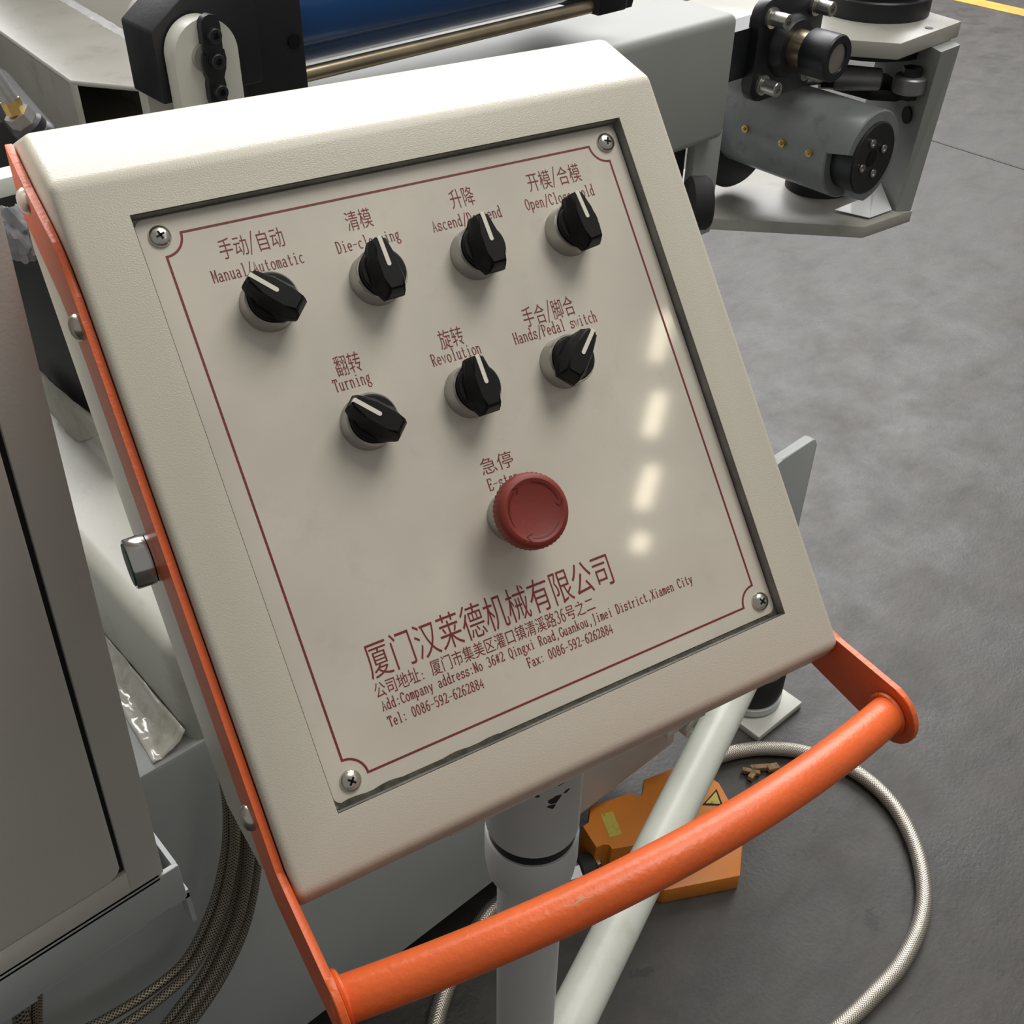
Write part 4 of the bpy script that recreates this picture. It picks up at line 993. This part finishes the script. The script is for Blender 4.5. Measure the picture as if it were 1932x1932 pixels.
bm = BM(); cyl(bm, g0_ + gd * .020, g0_ + gd * .048, .019, seg=8, bev=.001); obj('gland_nut', bm, 'castst', gl, world=True, ang=20)
bm = BM(); cyl(bm, g0_ + gd * .045, g0_ + gd * .11, .013, seg=24); obj('cable', bm, 'rubber', gl, world=True)
sp_ = onz(1126, 1634, -CAMZ + .034)
bm = BM(); lathe(bm, [(.006, .030), (.006, .046), (.004, .048), (0, .048)], (sp_.x, sp_.y, 0), (0, 0, 1), 22); obj('shell_screw', bm, 'screw', ped, world=True)

# ================================================================== HOSES
def hose(name, pts, r, m, label, group=None, seg=16, n=12):
    bm = BM(); tube(bm, spline(pts, n), r, seg=seg); o = obj(name, bm, m, ang=60); at_origin(o); return tag(o, label, 'hose', group)
fz = -CAMZ + .0105
hose('braided_hose', [onz(a_, b_, fz) for a_, b_ in ((1250, 1478), (1300, 1450), (1355, 1428), (1400, 1416), (1450, 1412), (1516, 1419), (1604, 1450), (1676, 1508), (1722, 1584), (1743, 1668), (1736, 1742), (1698, 1820), (1644, 1881), (1604, 1920), (1540, 1975), (1440, 2060), (1280, 2160), (1060, 2220), (920, 2180), (840, 2090), (812, 2000), (823, 1925), (838, 1875), (858, 1826), (886, 1775), (922, 1722), (960, 1690), (1010, 1640))],
     .0105, 'braid', 'silver braided hose looping over the floor below the orange handle', seg=20)
hang = [
 [(418, 1440), (430, 1530), (424, 1620), (398, 1720), (350, 1812), (280, 1872), (200, 1922), (120, 1960), (0, 2000), (-160, 2030)],
 [(430, 1440), (443, 1530), (440, 1620), (416, 1722), (368, 1820), (302, 1884), (228, 1938), (150, 1982), (20, 2030), (-140, 2060)],
 [(444, 1440), (457, 1540), (454, 1632), (430, 1735), (388, 1830), (338, 1900), (288, 1962), (230, 2020), (110, 2080), (-60, 2120)],
 [(456, 1440), (470, 1550), (468, 1645), (446, 1745), (404, 1838), (356, 1908), (308, 1970), (250, 2030), (130, 2100), (-40, 2150)],
 [(470, 1440), (486, 1560), (482, 1655), (461, 1752), (420, 1842), (374, 1912), (326, 1972), (270, 2045), (150, 2120), (-20, 2180)]]
where = ['leftmost of five dark braided hoses hanging left of the orange handle', 'second from left of five dark braided hoses hanging left of the orange handle',
         'middle one of five dark braided hoses hanging left of the orange handle', 'fourth from left of five dark braided hoses hanging left of the orange handle',
         'rightmost of five dark braided hoses hanging left of the orange handle']
for i, pl in enumerate(hang):
    yy = (.562, .551, .562, .551, .562)[i]
    hose('braided_hose', [ony(a_, b_, yy) for a_, b_ in pl], .0044, 'braidd', where[i], 'dark braided hoses beside the handle')
for i, (xa, xb, r_, lb) in enumerate(((30, 42, .0060, 'thick dark braided hose in lower left corner below the cabinet frame'), (68, 70, .0040, 'thin dark braided hose in lower left corner, right of the thick one'))):
    hose('braided_hose', [ony(xa - 14, 1780, .50), ony(xa, 1860, .50), ony(xb, 1932, .50), ony(xb + 10, 2010, .50), ony(xb, 2120, .50)], r_, 'braidd', lb)

# debris on the floor
db = onz(1428, 1457, -CAMZ)
bm = BM(); random.seed(3)
for (dx, dy, L__, a_, w_) in ((-.010, .004, .026, -.9, .0035), (.006, .000, .030, -.55, .004), (.020, -.012, .018, -.4, .0055), (-.016, -.002, .012, .2, .004)):
    c = db + Vector((dx, dy, .005))
    box(bm, -L__ / 2, L__ / 2, -w_, w_, -.0035, .0045, bev=.0012, mw=Matrix.Translation(c) @ Matrix.Rotation(a_, 4, 'Z') @ Matrix.Rotation(.1, 4, 'Y'))
o = obj('rust_debris', bm, 'rust'); at_origin(o); tag(o, 'small pile of rusty brown chips on the floor inside the hose loop', 'debris'); o['kind'] = 'stuff'
